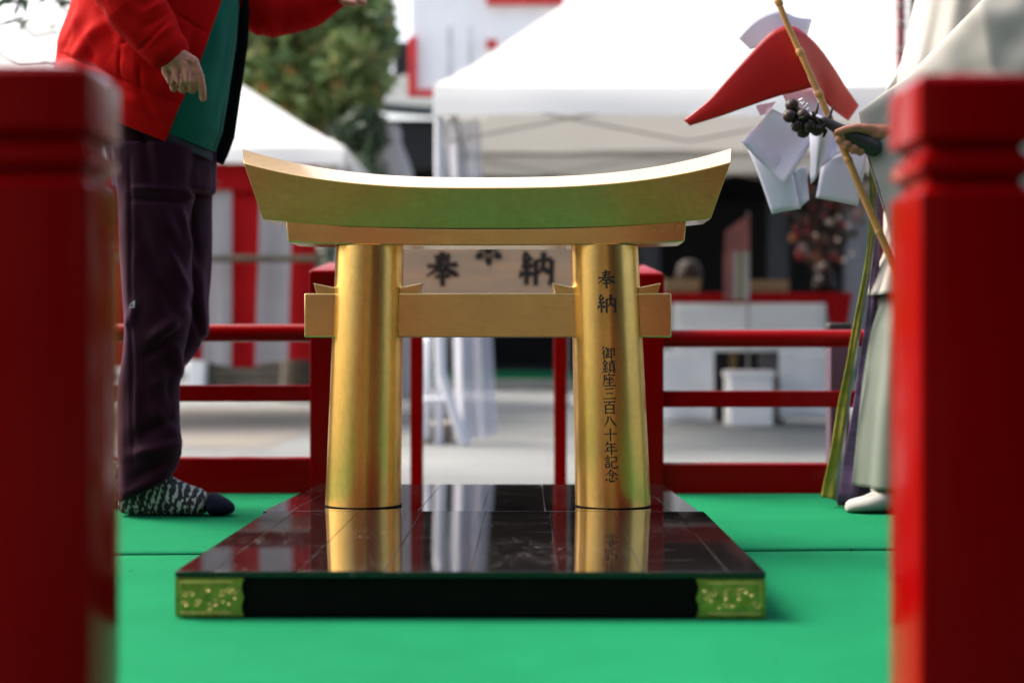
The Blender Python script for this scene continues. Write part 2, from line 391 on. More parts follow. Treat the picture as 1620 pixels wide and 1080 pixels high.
# ------------------------------------------------------------------ kanji drawn as brush strokes (0..100, y down)
K = {
'奉': 'h 28 17 72 13;h 30 29 70 26;h 7 43 93 38;p 49 2 47 26 36 48 20 62 4 72;n 56 42 68 54 82 63 97 70;h 36 58 65 55;h 29 73 71 70;v 50 47 50 99',
'納': 'p 25 3 12 23;d 12 23 26 34;p 36 16 22 33 8 45;h 9 45 38 42;d 31 36 39 47;v 23 44 23 95;p 13 58 3 77;d 32 57 39 71;v 50 26 49 97;h 50 27 94 24;v 94 24 93 93;p 93 93 83 85;p 71 3 71 35 64 55 53 68;n 70 42 77 53 88 64',
'御': 'p 22 4 14 17 3 28;p 24 28 15 43 3 55;v 17 44 17 97;p 40 8 30 27;h 36 22 60 19;h 28 40 63 37;v 47 21 47 80;v 34 54 34 82;h 47 58 61 57;h 27 87 65 78;h 70 20 93 18;v 93 18 92 72;p 92 72 83 66;v 71 20 71 98',
'鎮': 'p 25 2 16 20 2 37;n 26 8 36 21 47 30;h 14 35 37 33;h 7 51 43 48;v 25 34 25 88;d 10 62 15 76;p 41 60 34 77;h 3 93 47 86;h 52 16 96 13;v 74 1 74 27;v 58 27 58 74;h 58 28 90 26;v 90 26 90 74;h 58 43 90 42;h 58 58 90 57;h 47 76 99 74;p 66 79 50 98;n 80 79 88 88 98 96',
'座': 'd 50 0 53 13;h 14 16 93 13;p 18 15 16 55 3 97;p 36 28 24 55;n 36 40 46 53;p 72 28 60 55;n 72 40 86 54;v 54 24 54 90;h 30 69 80 66;h 17 92 97 89',
'三': 'h 20 16 80 12;h 25 48 76 45;h 4 87 97 83',
'百': 'h 7 11 93 7;p 53 10 47 21 38 31;v 20 32 20 99;h 20 33 80 31;v 80 31 80 99;h 20 61 80 60;h 20 90 80 89',
'八': 'p 38 15 30 55 3 91;n 52 9 64 48 98 88',
'十': 'h 4 45 97 41;v 50 3 50 99',
'年': 'p 30 2 20 21 7 35;h 24 19 87 15;h 25 43 80 40;v 25 42 25 67;h 2 69 98 65;v 55 17 55 99',
'記': 'd 20 1 29 12;h 3 21 45 18;h 10 35 38 33;h 10 49 38 47;v 11 62 11 93;h 11 63 38 61;v 38 61 37 91;h 11 88 38 87;h 52 14 89 12;v 89 12 87 47;h 54 47 88 45;v 54 46 54 84;n 54 84 62 92 94 91;p 94 91 96 74',
'念': 'p 50 1 34 27 3 50;n 52 7 70 30 98 46;h 37 35 62 33;h 31 48 67 45;p 67 45 60 54 51 63;d 16 68 9 87;n 34 64 37 88 68 92;p 68 92 72 78;d 50 62 57 73;d 79 62 91 79',
}
WID = {'h': (.75, .62, .66, 1.1), 'v': (1.15, .95, .9, .95), 'p': (1.2, .95, .7, .2), 'n': (.45, .8, 1.35, .35), 'd': (.4, .9, 1.3, .9)}
def strokes(ch, W):
    for i, s in enumerate(K[ch].split(';')):
        t = s.split(); ty = t[0]; c = [float(q) for q in t[1:]]; P = [(c[j], c[j+1]) for j in range(0, len(c), 2)]
        N_ = 7; out = []
        for j in range(N_+1):
            u = j/N_
            if len(P) == 2: x = P[0][0]+(P[1][0]-P[0][0])*u; y = P[0][1]+(P[1][1]-P[0][1])*u
            else:          # bezier-like blend through the control points
                f = u*(len(P)-1); k = min(int(f), len(P)-2); q = f-k
                g = lambda a: P[max(0, min(len(P)-1, a))]
                def cr(d):
                    a, b, cc, dd = g(k-1)[d], g(k)[d], g(k+1)[d], g(k+2)[d]
                    return .5*(2*b+(cc-a)*q+(2*a-5*b+4*cc-dd)*q*q+(3*b-a-3*cc+dd)*q**3)
                x, y = cr(0), cr(1)
            ws = WID[ty]; f = u*3; k = min(int(f), 2); wd = ws[k]+(ws[k+1]-ws[k])*(f-k)
            out.append((x, y, wd*W))
        yield i, out
def write(mb, ch, size, W, surf, proud, thick=.001):
    """surf(u, v, h) -> world point; u to the right, v up in metres from the character's centre, h out of the surface"""
    for i, st in strokes(ch, W):
        rings = []
        for j, (x, y, wd) in enumerate(st):
            a = st[max(j-1, 0)]; b = st[min(j+1, len(st)-1)]
            dx, dy = b[0]-a[0], b[1]-a[1]; l = math.hypot(dx, dy) or 1; nx, ny = -dy/l*wd/2, dx/l*wd/2
            h = proud+i*.00002
            q = []
            for (sx, sy, hh) in ((x+nx, y+ny, h), (x-nx, y-ny, h), (x-nx, y-ny, h-thick), (x+nx, y+ny, h-thick)):
                q.append(surf((sx-50)/100*size, (50-sy)/100*size, hh))
            rings.append(q)
        mb.loft(rings)

# ------------------------------------------------------------------ setting: ground, stage, carpets
GZ = -0.20
g = MB().add([(-300,-60,GZ),(300,-60,GZ),(300,600,GZ),(-300,600,GZ)], [(0,1,2,3)]).build('ground', M['gravel'], smooth=False)
tag(g, kind='structure')
g = MB().add([(-9,8.4,GZ+.004),(-1.45,8.4,GZ+.004),(-1.2,13.5,GZ+.004),(-9,13.5,GZ+.004)], [(0,1,2,3)]).build('path', M['path'], smooth=False)
tag(g, kind='structure')
g = MB().add([(-6,-6,GZ+.004),(8,-6,GZ+.004),(8,1.25,GZ+.004),(-6,1.25,GZ+.004)], [(0,1,2,3)]).build('unseen_paving', M['unseen_paving'], smooth=False)  # dark ground out of view, added for the top lintel to reflect
tag(g, kind='structure')
YAW = -0.70
g = MB().box((-2.6,1.27,GZ),(2.6,4.14,-.012)).build('stage', M['red'], bevel=.004); tag(g, kind='structure')
# two carpet strips with a dark joint between them
jl, jr = at(190, 877, .43*F/337).y, at(1400, 869, .43*F/329).y
def yj(x): return jl+(jr-jl)*(x-X(190,jl))/(X(1400,jr)-X(190,jl))
g = MB().box((-2.58,1.30,-.012),(2.58,4.1,-.006)).build('underlay', M['gap'], smooth=False); tag(g, kind='structure')
def carpet(y0a, y0b, y1a, y1b):
    def fn(u, v):
        x = -2.55+5.1*u; a = y0a+(y0b-y0a)*u; b = y1a+(y1b-y1a)*u
        z = .0012*noise.noise(Vector((x*2, (a+(b-a)*v)*2, 3)))
        return Vector((x, a+(b-a)*v, z))
    o = MB().grid(fn, 40, 30).build('carpet', M['carpet'], smooth=True, angle=0)
    q = o.modifiers.new('s', 'SOLIDIFY'); q.thickness = .005; q.offset = -1
    tag(o, kind='structure'); return o
carpet(1.29, 1.29, yj(-2.55)-.013, yj(2.55)-.013)
carpet(yj(-2.55)+.011, yj(2.55)+.011, 4.06, 4.02)

# ------------------------------------------------------------------ lacquered boards under the torii
TX = -.053; BZ = .0734
YF, YM, YB = 2.21, 2.994, 3.80
board_w = .913; bx0 = -.0609-board_w/2; bx1 = bx0+board_w
seams = [bx0, bx0+.057]+[bx0+.057+.1337*i for i in range(1, 6)]+[bx1-.056, bx1]
def lacquer_board(y0, y1, tilt, label, fittings):
    root = empty('lacquer_board', ((bx0+bx1)/2, (y0+y1)/2, 0), label, 'display board', 'lacquered boards under the golden torii')
    zt = lambda y: BZ-(y-y0)*tilt
    MB().add([(bx0,y0,.002),(bx1,y0,.002),(bx1,y1,.002),(bx0,y1,.002),(bx0,y0,zt(y0)-.006),(bx1,y0,zt(y0)-.006),(bx1,y1,zt(y1)-.006),(bx0,y1,zt(y1)-.006)],
             [(0,3,2,1),(4,5,6,7),(0,1,5,4),(1,2,6,5),(2,3,7,6),(3,0,4,7)]).build('frame', M['lacquer_side'], root, bevel=.003)
    for i in range(len(seams)-1):
        a, b = seams[i]+.0004, seams[i+1]-.0004
        if i == 0: a -= .0025
        if i == len(seams)-2: b += .0025
        dz = random.uniform(-.0004, .0004)
        e0, e1 = y0-.003, y1-.002
        MB().add([(a,e0,zt(y0)-.010),(b,e0,zt(y0)-.010),(b,e1,zt(y1)-.010),(a,e1,zt(y1)-.010),
                  (a,e0,zt(y0)+dz),(b,e0,zt(y0)+dz),(b,e1,zt(y1)+dz),(a,e1,zt(y1)+dz)],
                 [(0,3,2,1),(4,5,6,7),(0,1,5,4),(1,2,6,5),(2,3,7,6),(3,0,4,7)]).build('plank', M['lacquer'], root, bevel=.0006, seg=2)
    if fittings:
        for s in (-1, 1):
            xo = bx0-.0015 if s < 0 else bx1+.0015; W_ = .108
            edge = []
            N_ = 24; h = BZ-.011
            for i in range(N_+1):
                t = i/N_; z = .003+(h-.003)*t
                bulge = .011-.0040*abs(math.sin(t*math.pi*2.0))
                edge.append((W_-.012+bulge, z))
            poly = [(0, .003)]+edge+[(0, h)]
            pts = [((xo+q if s < 0 else xo-q), z) for q, z in poly]
            if s > 0: pts = list(reversed(pts))
            f = MB().prism(pts, y0-.0045, y0+.0005).build('corner_fitting', M['fitting'], root, smooth=False)
            # chased scrollwork: rim lines, curling stems and bosses
            c = MB(); sx = lambda q: (xo+q if s < 0 else xo-q)
            yy = y0-.0048
            for z in (.009, h-.006): c.tube([(sx(.008), yy, z), (sx(W_-.02), yy, z)], .0009, 6)
            c.tube([(sx(.008), yy, .009), (sx(.008), yy, h-.006)], .0009, 6)
            rnd = random.Random(5+s)
            for k in range(18):
                cx, cz = .015+.0096*(k//2), .0225+.0185*(k % 2)+rnd.uniform(-.003, .003)
                r0 = rnd.uniform(.0055, .0085); ph = rnd.uniform(0, 6.28); tw = rnd.choice((-1, 1))
                c.tube([(sx(cx+math.cos(ph+tw*a*.6)*r0*(1-a/11)), yy, cz+math.sin(ph+tw*a*.6)*r0*(1-a/11)) for a in range(10)], .0009, 5)
            c.build('scrollwork', M['scroll'], f)
            d = MB()
            for k in range(8):
                cx, cz = .019+.0108*k+rnd.uniform(-.003, .003), .033+rnd.uniform(-.016, .013)
                d.sphere((sx(cx), yy, cz), rnd.uniform(.0022, .0034), 10, 6)
            d.build('boss', M['boss'], f)
    root.rotation_euler.z = R(YAW)
    return root
lacquer_board(YF, YM, 0, 'black lacquered plank board with engraved brass corner plates, in front of the golden torii pillars', True)
lacquer_board(YM+.002, YB, .0298, 'glossy black plank board at the back that the golden pillars stand on', False)

# ------------------------------------------------------------------ golden torii
TY = 3.13
torii = empty('torii_gate', (TX, TY, .07), 'small golden torii gate with inscribed right pillar, standing on the black lacquered boards', 'torii gate')
def top_shape(prof, nu=48, ends_power=2.7):
    """prof: list of (y, z_mid, z_rise, half_len, x_centre) going round the section"""
    m = MB(); rings = []
    for i in range(nu+1):
        u = -1+2*i/nu; ring = []
        for y, zm, zr, hl, xc in prof:
            ring.append(Vector((xc+u*hl, TY+y, zm+zr*abs(u)**ends_power)))
        rings.append(ring)
    return m.loft(rings)
# upper lintel: bottom, leaning front face, eave ridge, sloping roof
kas = [(-.072,.6726,.0205,.482,-.054), (-.0945,.7555,.0534,.5195,-.053), (-.0938,.7583,.0538,.520,-.053), (-.003,.7903,.0630,.538,-.0557), (.003,.7903,.0630,.538,-.0557),
       (.0938,.7583,.0538,.520,-.053), (.0945,.7555,.0534,.5195,-.053), (.072,.6726,.0205,.482,-.054)]
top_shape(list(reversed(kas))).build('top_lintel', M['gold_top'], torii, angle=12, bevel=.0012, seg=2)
shi = [(-.067,.6365,.0075,.427,-.0555), (-.070,.6722,.0204,.4315,-.0555), (.070,.6722,.0204,.4315,-.0555), (.067,.6365,.0075,.427,-.0555)]
top_shape(list(reversed(shi))).build('lower_lintel', M['gold_flat'], torii, angle=12, bevel=.0025, seg=3)
nk0, nk1 = X(481, 3.10), X(1062, 3.10)
zn0, zn1 = Z(533.5, 3.10), Z(464, 3.10)
MB().box((nk0, TY-.030, zn0), (nk1, TY+.030, zn1)).build('tie_beam', M['gold_flat'], torii, bevel=.0025, seg=3)
PIL = [((574.5, 584.8), .0835, .0742), ((969.5, 956.2), .0830, .0738)]
def pillar_at(i, z):
    (pb, pt), rb, rt = PIL[i]; t = (z-.07)/(.638-.07)
    return X(pb, TY)+(X(pt, TY)-X(pb, TY))*t, rb+(rt-rb)*t
wedge_def = []
for i in (0, 1):
    rings = []
    nz_ = 40
    for k in range(nz_+1):
        z = .070+(.638-.070)*k/nz_; cx, r = pillar_at(i, z)
        rr = r*(1+.004*noise.noise(Vector((i*3, 0, z*6))))
        rings.append([Vector((cx+rr*math.cos(2*math.pi*j/72), TY+rr*math.sin(2*math.pi*j/72), z)) for j in range(72)])
    p = MB().loft(rings).build('pillar', M['gold'], torii, angle=50)
    # dark foot joint
    cx, r = pillar_at(i, .072)
    MB().loft([[Vector((cx+(r+.0012)*math.cos(2*math.pi*j/48), TY+(r+.0012)*math.sin(2*math.pi*j/48), z)) for j in range(48)] for z in (.0665, .0735)]).build('foot_joint', M['lacquer_side'], p)
    if i == 1:
        p['label'] = 'pillar with black engraved inscription'
        col = [('奉', 441.5, 960, 30), ('納', 480.5, 960.5, 31)]+[(c, 558+21.55*k, 963+.55*k, 21.5) for k, c in enumerate('御鎮座三百八十年記念')]
        for ch, py, px, sz in col:
            dd = TY-.08; zc = Z(py, dd); xc = X(px, dd); size = sz/F*dd
            def surf(u, v, h, zc=zc, xc=xc):
                z = zc+v; cx, r = pillar_at(1, z); base = pillar_at(1, zc)[0]
                s0 = math.asin(max(-1, min(1, (xc-base)/r))); ph = s0+u/r
                return Vector((cx+(r+h)*math.sin(ph), TY-(r+h)*math.cos(ph), z))
            m = MB(); write(m, ch, size, 11.5, surf, .0006, .002)
            m.build('engraved_character', M['ink'], p, smooth=False)
    # dovetailed wedges on the tie beam, both sides of each pillar
    zb = zn1; zt = Z(449.5, 3.1)
    cx, r = pillar_at(i, (zb+zt)/2)
    for s in (-1, 1):
        inn, out = cx+s*(r-.02), cx+s*(r+.043)
        poly = [(inn, zb+.0004), (out-s*.006, zb+.0004), (out, zt+.003), (inn+s*.02, zt-.006), (inn, zt-.009)]
        if s < 0: poly = list(reversed(poly))
        MB().prism(poly, TY-.024, TY+.024).build('wedge', M['gold_flat'], torii, smooth=False, bevel=.0015)
torii.rotation_euler.z = R(YAW)

# ------------------------------------------------------------------ red posts and railings
def post_profile(hw, h, groove=True):
    g0 = h-.085
    P = [(1.0, 0), (1.0, g0-.060)]
    if groove:
        P += [(1.0, g0-.019), (.82, g0-.008), (.82, g0-.005), (.98, g0+.003), (.98, g0+.014), (.82, g0+.024), (.82, g0+.027), (1.02, g0+.035)]
    P += [(1.02, h)]
    return [(hw*a, z) for a, z in P]
def square_loft(mb, cx, cy, prof, rc=.10):
    rings = []
    for hw, z in prof:
        c = hw*rc; ring = []
        for sx, sy, a0 in ((1,1,0),(-1,1,90),(-1,-1,180),(1,-1,270)):
            for k in range(4):
                a = R(a0+k*30); ring.append(Vector((cx+sx*(hw-c)+c*math.cos(a), cy+sy*(hw-c)+c*math.sin(a), z)))
        rings.append(ring)
    return mb.loft(rings)
def post(parent, cx, cy, hw, h, z0=0, cap_rise=.032):
    prof = [(w_, z0+z) for w_, z in post_profile(hw, h-z0)]
    o = square_loft(MB(), cx, cy, prof, .07).build('post', M['red'], parent, angle=35)
    c = square_loft(MB(), cx, cy, [(hw*1.02, h), (hw*1.02, h+.004), (hw*.96, h+.010), (hw*.08, h+cap_rise)], .06).build('post_cap', M['red'], o, angle=25)
    return o
for (edge, dn, top, s, lab) in ((139, 1.37, 120, -1, 'dark red lacquered near post with a blurred grooved neck, at the left edge'),
                                (1456, 1.37, 134, 1, 'dark red lacquered near post with a blurred grooved neck, at the right edge')):
    hw = .056; cx = X(edge, dn)+s*hw; cy = dn+hw
    h = Z(top, dn)
    r_ = empty('railing_post', (cx, cy, 0), lab, 'post', 'front posts of the stage railing')
    post(r_, cx, cy, hw, h, -.012, .022)
    # rails of the front railing run outwards from the post
    for z0, z1, dp, nm in ((h-.26, h-.21, .05, 'top_rail'), (.24, .29, .04, 'middle_rail'), (0, .09, .045, 'bottom_rail')):
        MB().box((min(cx+s*.055, cx+s*1.6), cy-dp/2, z0), (max(cx+s*.055, cx+s*1.6), cy+dp/2, z1)).build(nm, M['red'], r_, bevel=.006)
DR = 4.03
def railing(x_post, x_end, dz, lab, s):
    hw = .055; cx = x_post; cy = DR+hw
    root = empty('railing', (cx, cy, 0), lab, 'railing', 'rear railings of the stage')
    post(root, cx, cy, hw, Z(433, DR)+dz*.5, -.012, .036)
    a, b = (x_end, cx-hw*.98) if s < 0 else (cx+hw*.98, x_end)
    zc = Z(526.5, DR)+dz
    MB().tube([(a, cy, zc), (b, cy, zc)], .0255, 24, False).build('top_rail', M['red'], root)
    MB().box((a, cy-.022, Z(636, DR)+dz), (b, cy+.022, Z(610, DR)+dz)).build('middle_rail', M['red'], root, bevel=.003)
    MB().box((a, cy-.03, -.012), (b, cy+.03, Z(726, DR)+dz)).build('bottom_rail', M['red'], root, bevel=.004)
    return root
railing(X(490, DR)+.055, -2.45, 0, 'red lacquered low railing behind the person in plum trousers, left of the torii', -1)
rr_ = railing(X(1050, DR)-.055, 2.45, -.016, 'red lacquered low railing in front of the white draped table, right of the torii', 1)
# corner post on the right with a black metal cap
cp = empty('corner_post', (X(1329, 4.3), 4.35, 0), 'slim purplish post with a black metal cap behind the right railing', 'post')
MB().box((X(1313, 4.3), 4.3, GZ), (X(1345, 4.3), 4.36, Z(522, 4.3))).build('shaft', mat('purple_grey_post', (.06, .032, .055), .5), cp, bevel=.004)  # shaft in one even purple-grey tone
MB().box((X(1311, 4.3), 4.295, Z(522, 4.3)), (X(1347, 4.3), 4.365, Z(511, 4.3))).build('metal_cap', M['black'], cp, bevel=.004)

# ------------------------------------------------------------------ wooden sign on thin red posts
DS = 4.95
sg = empty('wooden_sign', (X(772, DS), DS, GZ), 'weathered wooden sign with big black brush characters and crest, seen through the torii', 'sign')
MB().box((X(632, DS), DS, Z(484, DS)), (X(912, DS), DS+.03, Z(345, DS))).build('panel', M['wood_sign'], sg, bevel=.004)
for a, b in ((648, 668), (877, 897)):
    MB().box((X(a, DS), DS+.031, GZ), (X(b, DS), DS+.075, Z(340, DS))).build('post', M['red'], sg, bevel=.003)
for ch, px in (('奉', 700), ('納', 848)):
    m = MB(); zc = Z(425, DS); xc = X(px, DS)
    write(m, ch, 56/F*DS, 15, lambda u, v, h: Vector((xc+u, DS-h, zc+v)), .002, .004)
    m.build('brush_character', M['ink'], sg, smooth=False)
m = MB(); cz = Z(396, DS); cxx = X(773, DS)
def disc(x, z, r, y): m.loft([[Vector((x+r*math.cos(2*math.pi*j/20), yy, z+r*math.sin(2*math.pi*j/20))) for j in range(20)] for yy in (y, DS-.0005)])
disc(cxx, cz, .0155, DS-.003)
for k in range(6):
    a = R(30+60*k)+R(0); disc(cxx+.036*math.sin(a+R(30)), cz-.036*math.cos(a+R(30)), .0125, DS-.003)
for k in range(6):
    a0 = R(60*k)
    m.tube([(cxx+(.020+.032*math.sin(math.pi*t/6))*math.sin(a0+R(-26+52*t/6)), DS-.002, cz-(.020+.032*math.sin(math.pi*t/6))*math.cos(a0+R(-26+52*t/6))) for t in range(7)], .0022, 6)
m.build('crest', M['ink'], sg)

# ------------------------------------------------------------------ tents
def tent(x0, x1, y0, y1, ze, val, apex, lab, pole_r=.02, val_mat=None, ridge=0):
    root = empty('tent', ((x0+x1)/2, (y0+y1)/2, GZ), lab, 'tent')
    cx, cy = (x0+x1)/2, (y0+y1)/2
    m = MB(); n = 14
    crn = [(x0,y0),(x1,y0),(x1,y1),(x0,y1)]
    for k in range(4):
        a, b = crn[k], crn[(k+1) % 4]
        def fn(u, v, a=a, b=b):
            ex, ey = a[0]+(b[0]-a[0])*u, a[1]+(b[1]-a[1])*u
            tx = cx+max(-ridge, min(ridge, (ex-cx)*ridge*2/(x1-x0)))
            x, y = ex+(tx-ex)*v, ey+(cy-ey)*v
            z = ze+(apex-ze)*(v**1.08)-.05*math.sin(math.pi*u)*(1-v)*math.sin(math.pi*v)+.030*noise.noise(Vector((x*1.1+y*.6, y*2.2-x*.5, 1)))*(1-v)
            return Vector((x, y, z))
        m.grid(fn, n, n)
    m.build('canopy', M['tent'], root, angle=30)
    m = MB()
    for k in range(4):
        a, b = crn[k], crn[(k+1) % 4]
        def fn(u, v, a=a, b=b):
            nx, ny = (b[1]-a[1]), -(b[0]-a[0]); l = math.hypot(nx, ny)
            wv = .012*math.sin(u*26)*v+.006*noise.noise(Vector((u*9, k, v)))+(.10*val/.195*v**.8 if k == 0 else 0)
            return Vector((a[0]+(b[0]-a[0])*u+nx/l*wv, a[1]+(b[1]-a[1])*u+ny/l*wv, ze-val*v+.012*math.sin(u*11+k)*v))
        m.grid(fn, 40, 3)
    m.build('valance', val_mat or M['tent'], root, angle=0)
    for x, y in crn:
        sx = .03 if x == x0 else -.03; sy = .03 if y == y0 else -.03
        MB().tube([(x+sx, y+sy, GZ), (x+sx, y+sy, ze-.01)], pole_r, 10, False).build('pole', M['tentwhite'], root)
    m = MB()                                   # folding lattice under the eaves
    for k in range(4):
        a, b = Vector((*crn[k], 0)), Vector((*crn[(k+1) % 4], 0))
        ins = Vector((cx, cy, 0))
        a = a+(ins-a)*.03; b = b+(ins-b)*.03
        for j in range(4):
            p, q = a+(b-a)*(j/4), a+(b-a)*((j+1)/4)
            for s0, s1 in ((ze-.05, ze-.33), (ze-.33, ze-.05)):
                m.tube([(p.x, p.y, s0), (q.x, q.y, s1)], .006, 6, False)
        m.tube([(a.x, a.y, ze-.03), (b.x, b.y, ze-.03)], .013, 6, False)
    m.build('lattice', M['lattice'], root)
    return root
D1 = 8.7
RT = tent(X(686, D1), X(686, D1)+6.1, D1, D1+3.0, Z(137, D1), .195, 3.32, 'large white tent with smooth canopy over the dark stall, behind the red cloth wand', .026, ridge=1.55)
DL = 10.6
ltx1 = X(545, DL)
LT = tent(ltx1-4.6, ltx1, DL, DL+3.2, Z(232, DL), .13, 3.46, 'white peaked tent with red and white striped curtain, behind the person in red jacket', .03)
# striped curtain on the left tent
cu = empty('striped_curtain', (X(340, DL), DL+.1, Z(575, DL)), 'red and white striped festival curtain hanging from the left tent', 'curtain')
edges = [26, 74, 122, 170, 218, 266, 314, 363, 410, 461, 500]
for i in range(len(edges)-1):
    a, b = X(edges[i], DL), X(edges[i+1], DL)
    def fn(u, v, a=a, b=b):
        x = a+(b-a)*u
        return Vector((x-.04*v*(1 if b > -1.7 else 0), DL+.09+.035*math.sin(x*21)*(.3+v)+.02*noise.noise(Vector((x*4, v*2, 0))), Z(262, DL)+(Z(575, DL)-Z(262, DL))*v+.03*math.sin(x*7)*v))
    MB().grid(fn, 8, 16).build('stripe', M['cred'] if i % 2 else M['cwhite'], cu, angle=0)
def fn(u, v): return Vector((X(20, DL)+(X(503, DL)-X(20, DL))*u, DL+.035+.012*math.sin(u*40)*v, Z(258, DL)+(Z(300, DL)-Z(258, DL))*v))
MB().grid(fn, 60, 3).build('top_band', M['cred'], cu, angle=0)
o = MB().tube([at(150, 409, DL-.1), at(505, 409, DL-.1)], .027, 10).build('bamboo_pole', M['bamboo_g'])
tag(o, 'olive bamboo pole running across the striped curtain', 'pole')
# clear vinyl side sheet hanging from the big tent
vy = D1+.15
def fn(u, v):
    xa = X(700, vy)+(X(760, vy)-X(700, vy))*u; xb = X(722, vy)+(X(787, vy)-X(722, vy))*u
    x = xa+(xb-xa)*v
    return Vector((x, vy+.05*math.sin(u*13+v*2)+.03*noise.noise(Vector((u*4, v*4, 0))), Z(190, vy)+(Z(700-12*u, vy)-Z(190, vy))*v))
o = MB().grid(fn, 26, 24).build('vinyl_sheet', M['vinyl'], angle=0)
tag(o, 'cloudy clear vinyl sheet hanging at the left end of the big white tent', 'plastic sheet')
# splayed white stand in front of the vinyl
st = empty('folding_stand', at(705, 700, D1-.1), 'white splayed folding stand leaning by the tent corner, seen below the tie beam', 'stand')
q = D1-.1
for nm, P in (('leg', [(694, 380), (697, 590), (735, 703)]), ('leg', [(676, 540), (672, 690)]), ('crossbar', [(674, 632), (712, 632)])):
    MB().tube([at(a, b, q+(.12 if a < 680 and nm == 'leg' else 0)) for a, b in P], .032 if nm == 'leg' else .015, 10).build(nm, M['tentwhite'], st)
wt = MB().box((X(655, q), q+.2, GZ), (X(712, q), q+.5, Z(672, q))).build('tent_weight', mat('brown_weight', (.16, .13, .11), .8), bevel=.015)
tag(wt, 'brown weight block lying on the gravel at the tent corner', 'weight')
# red pole and pale strip at the tent's right end
rp = empty('red_pole', (X(1425, D1-.2), D1-.2, GZ), 'thin dark red pole with white cord knots above the robed sleeve', 'pole')
MB().tube([(X(1425, D1-.2), D1-.2, GZ), (X(1425, D1-.2), D1-.2, 3.4)], .027, 12).build('shaft', mat('dark_red_pole', (.14, .008, .014), .5), rp)
for zz, tl in ((Z(22, D1), .0), (Z(38, D1), .06), (Z(90, D1), .0)):
    MB().tube([(X(1425, D1-.2)+.032*math.cos(a*.7), D1-.2+.032*math.sin(a*.7), zz-tl*a/9) for a in range(10)], .007, 6).build('cord', M['cwhite'], rp)
o = MB().box((X(1434, D1), D1-.12, GZ), (X(1450, D1), D1-.06, 3.4)).build('grey_upright', M['grey_wood'], bevel=.004)
tag(o, 'flat grey upright next to the thin red pole', 'post')

# ------------------------------------------------------------------ stall under the big tent
DT = 10.9
tb = empty('stall_table', (X(1190, DT), DT+.35, GZ), 'long stall table under the white tent, hidden by red and white cloths', 'table')
MB().box((X(1052, DT), DT+.02, Z(463, DT)-.04), (X(1345, DT), DT+.7, Z(463, DT)-.004)).build('table_top', M['tray'], tb)
for px in (1062, 1336):
    for dy in (.08, .62):
        MB().box((X(px, DT)-.025, DT+dy, GZ), (X(px, DT)+.025, DT+dy+.05, Z(463, DT)-.042)).build('leg', M['steel'], tb)
def fnred(u, v):
    x = X(1050, DT)+(X(1348, DT)-X(1050, DT))*u
    if v < .5: return Vector((x, DT+.7-1.4*v*.515, Z(463, DT)+.003+.004*noise.noise(Vector((u*9, v*5, 0)))))
    t = (v-.5)*2; drop = .11+(.52*max(0, (u-.86)/.14))
    return Vector((x-.1*max(0, (u-.86)/.14)*t, DT-.021-.012*math.sin(u*50)*t, Z(463, DT)-drop*t))
o = MB().grid(fnred, 60, 16).build('red_tablecloth', M['cred'], angle=0, solid=.004); tag(o, 'bright red cloth covering the stall table under the tent', 'tablecloth')
def hung(px0, px1, py0, py1, dy, lab, name='white_cloth', m='cwhite2', grp='white cloths on the stall front'):
    def fn(u, v): return Vector((X(px0, DT)+(X(px1, DT)-X(px0, DT))*u, DT-dy+.012*math.sin(u*8+px0)*v+.012*noise.noise(Vector((u*3, v*3, px0))), Z(py0, DT)+(Z(py1, DT)-Z(py0, DT))*v))
    o = MB().grid(fn, 14, 10).build(name, M[m], angle=0, solid=.003); tag(o, lab, 'cloth', grp); return o
hung(1063, 1304, 480, 556, .05, 'wide white cloth band pinned below the red tablecloth')
hung(1046, 1128, 553, 668, .065, 'white cloth panel hanging left of the white foam box')
hung(1230, 1308, 553, 662, .065, 'white cloth panel hanging right of the white foam box')
DB = DT-.35
fb = empty('foam_box', (X(1189, DB), DB+.15, GZ), 'white foam box standing in the gap between the white cloth panels', 'box')
MB().box((X(1155, DB), DB, GZ), (X(1223, DB), DB+.3, Z(597, DB))).build('body', M['foam'], fb, bevel=.01)
MB().box((X(1152, DB), DB-.01, Z(597, DB)+.001), (X(1226, DB), DB+.31, Z(587, DB))).build('lid', M['foam'], fb, bevel=.008)
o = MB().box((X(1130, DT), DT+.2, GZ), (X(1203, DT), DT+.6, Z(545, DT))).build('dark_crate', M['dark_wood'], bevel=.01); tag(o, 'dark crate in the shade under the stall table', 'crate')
o = MB().box((X(1160, DT), DT+.15, GZ), (X(1171, DT), DT+.19, Z(545, DT))).build('ochre_batten', M['hall_gold'], bevel=.003); tag(o, 'narrow ochre batten in front of the dark crate', 'batten')
o = MB().box((X(1204, DT), DT+.1, GZ), (X(1246, DT), DT+.5, Z(545, DT))).build('grey_crate', M['crate'], bevel=.01); tag(o, 'plain grey crate beside the dark one under the table', 'crate')
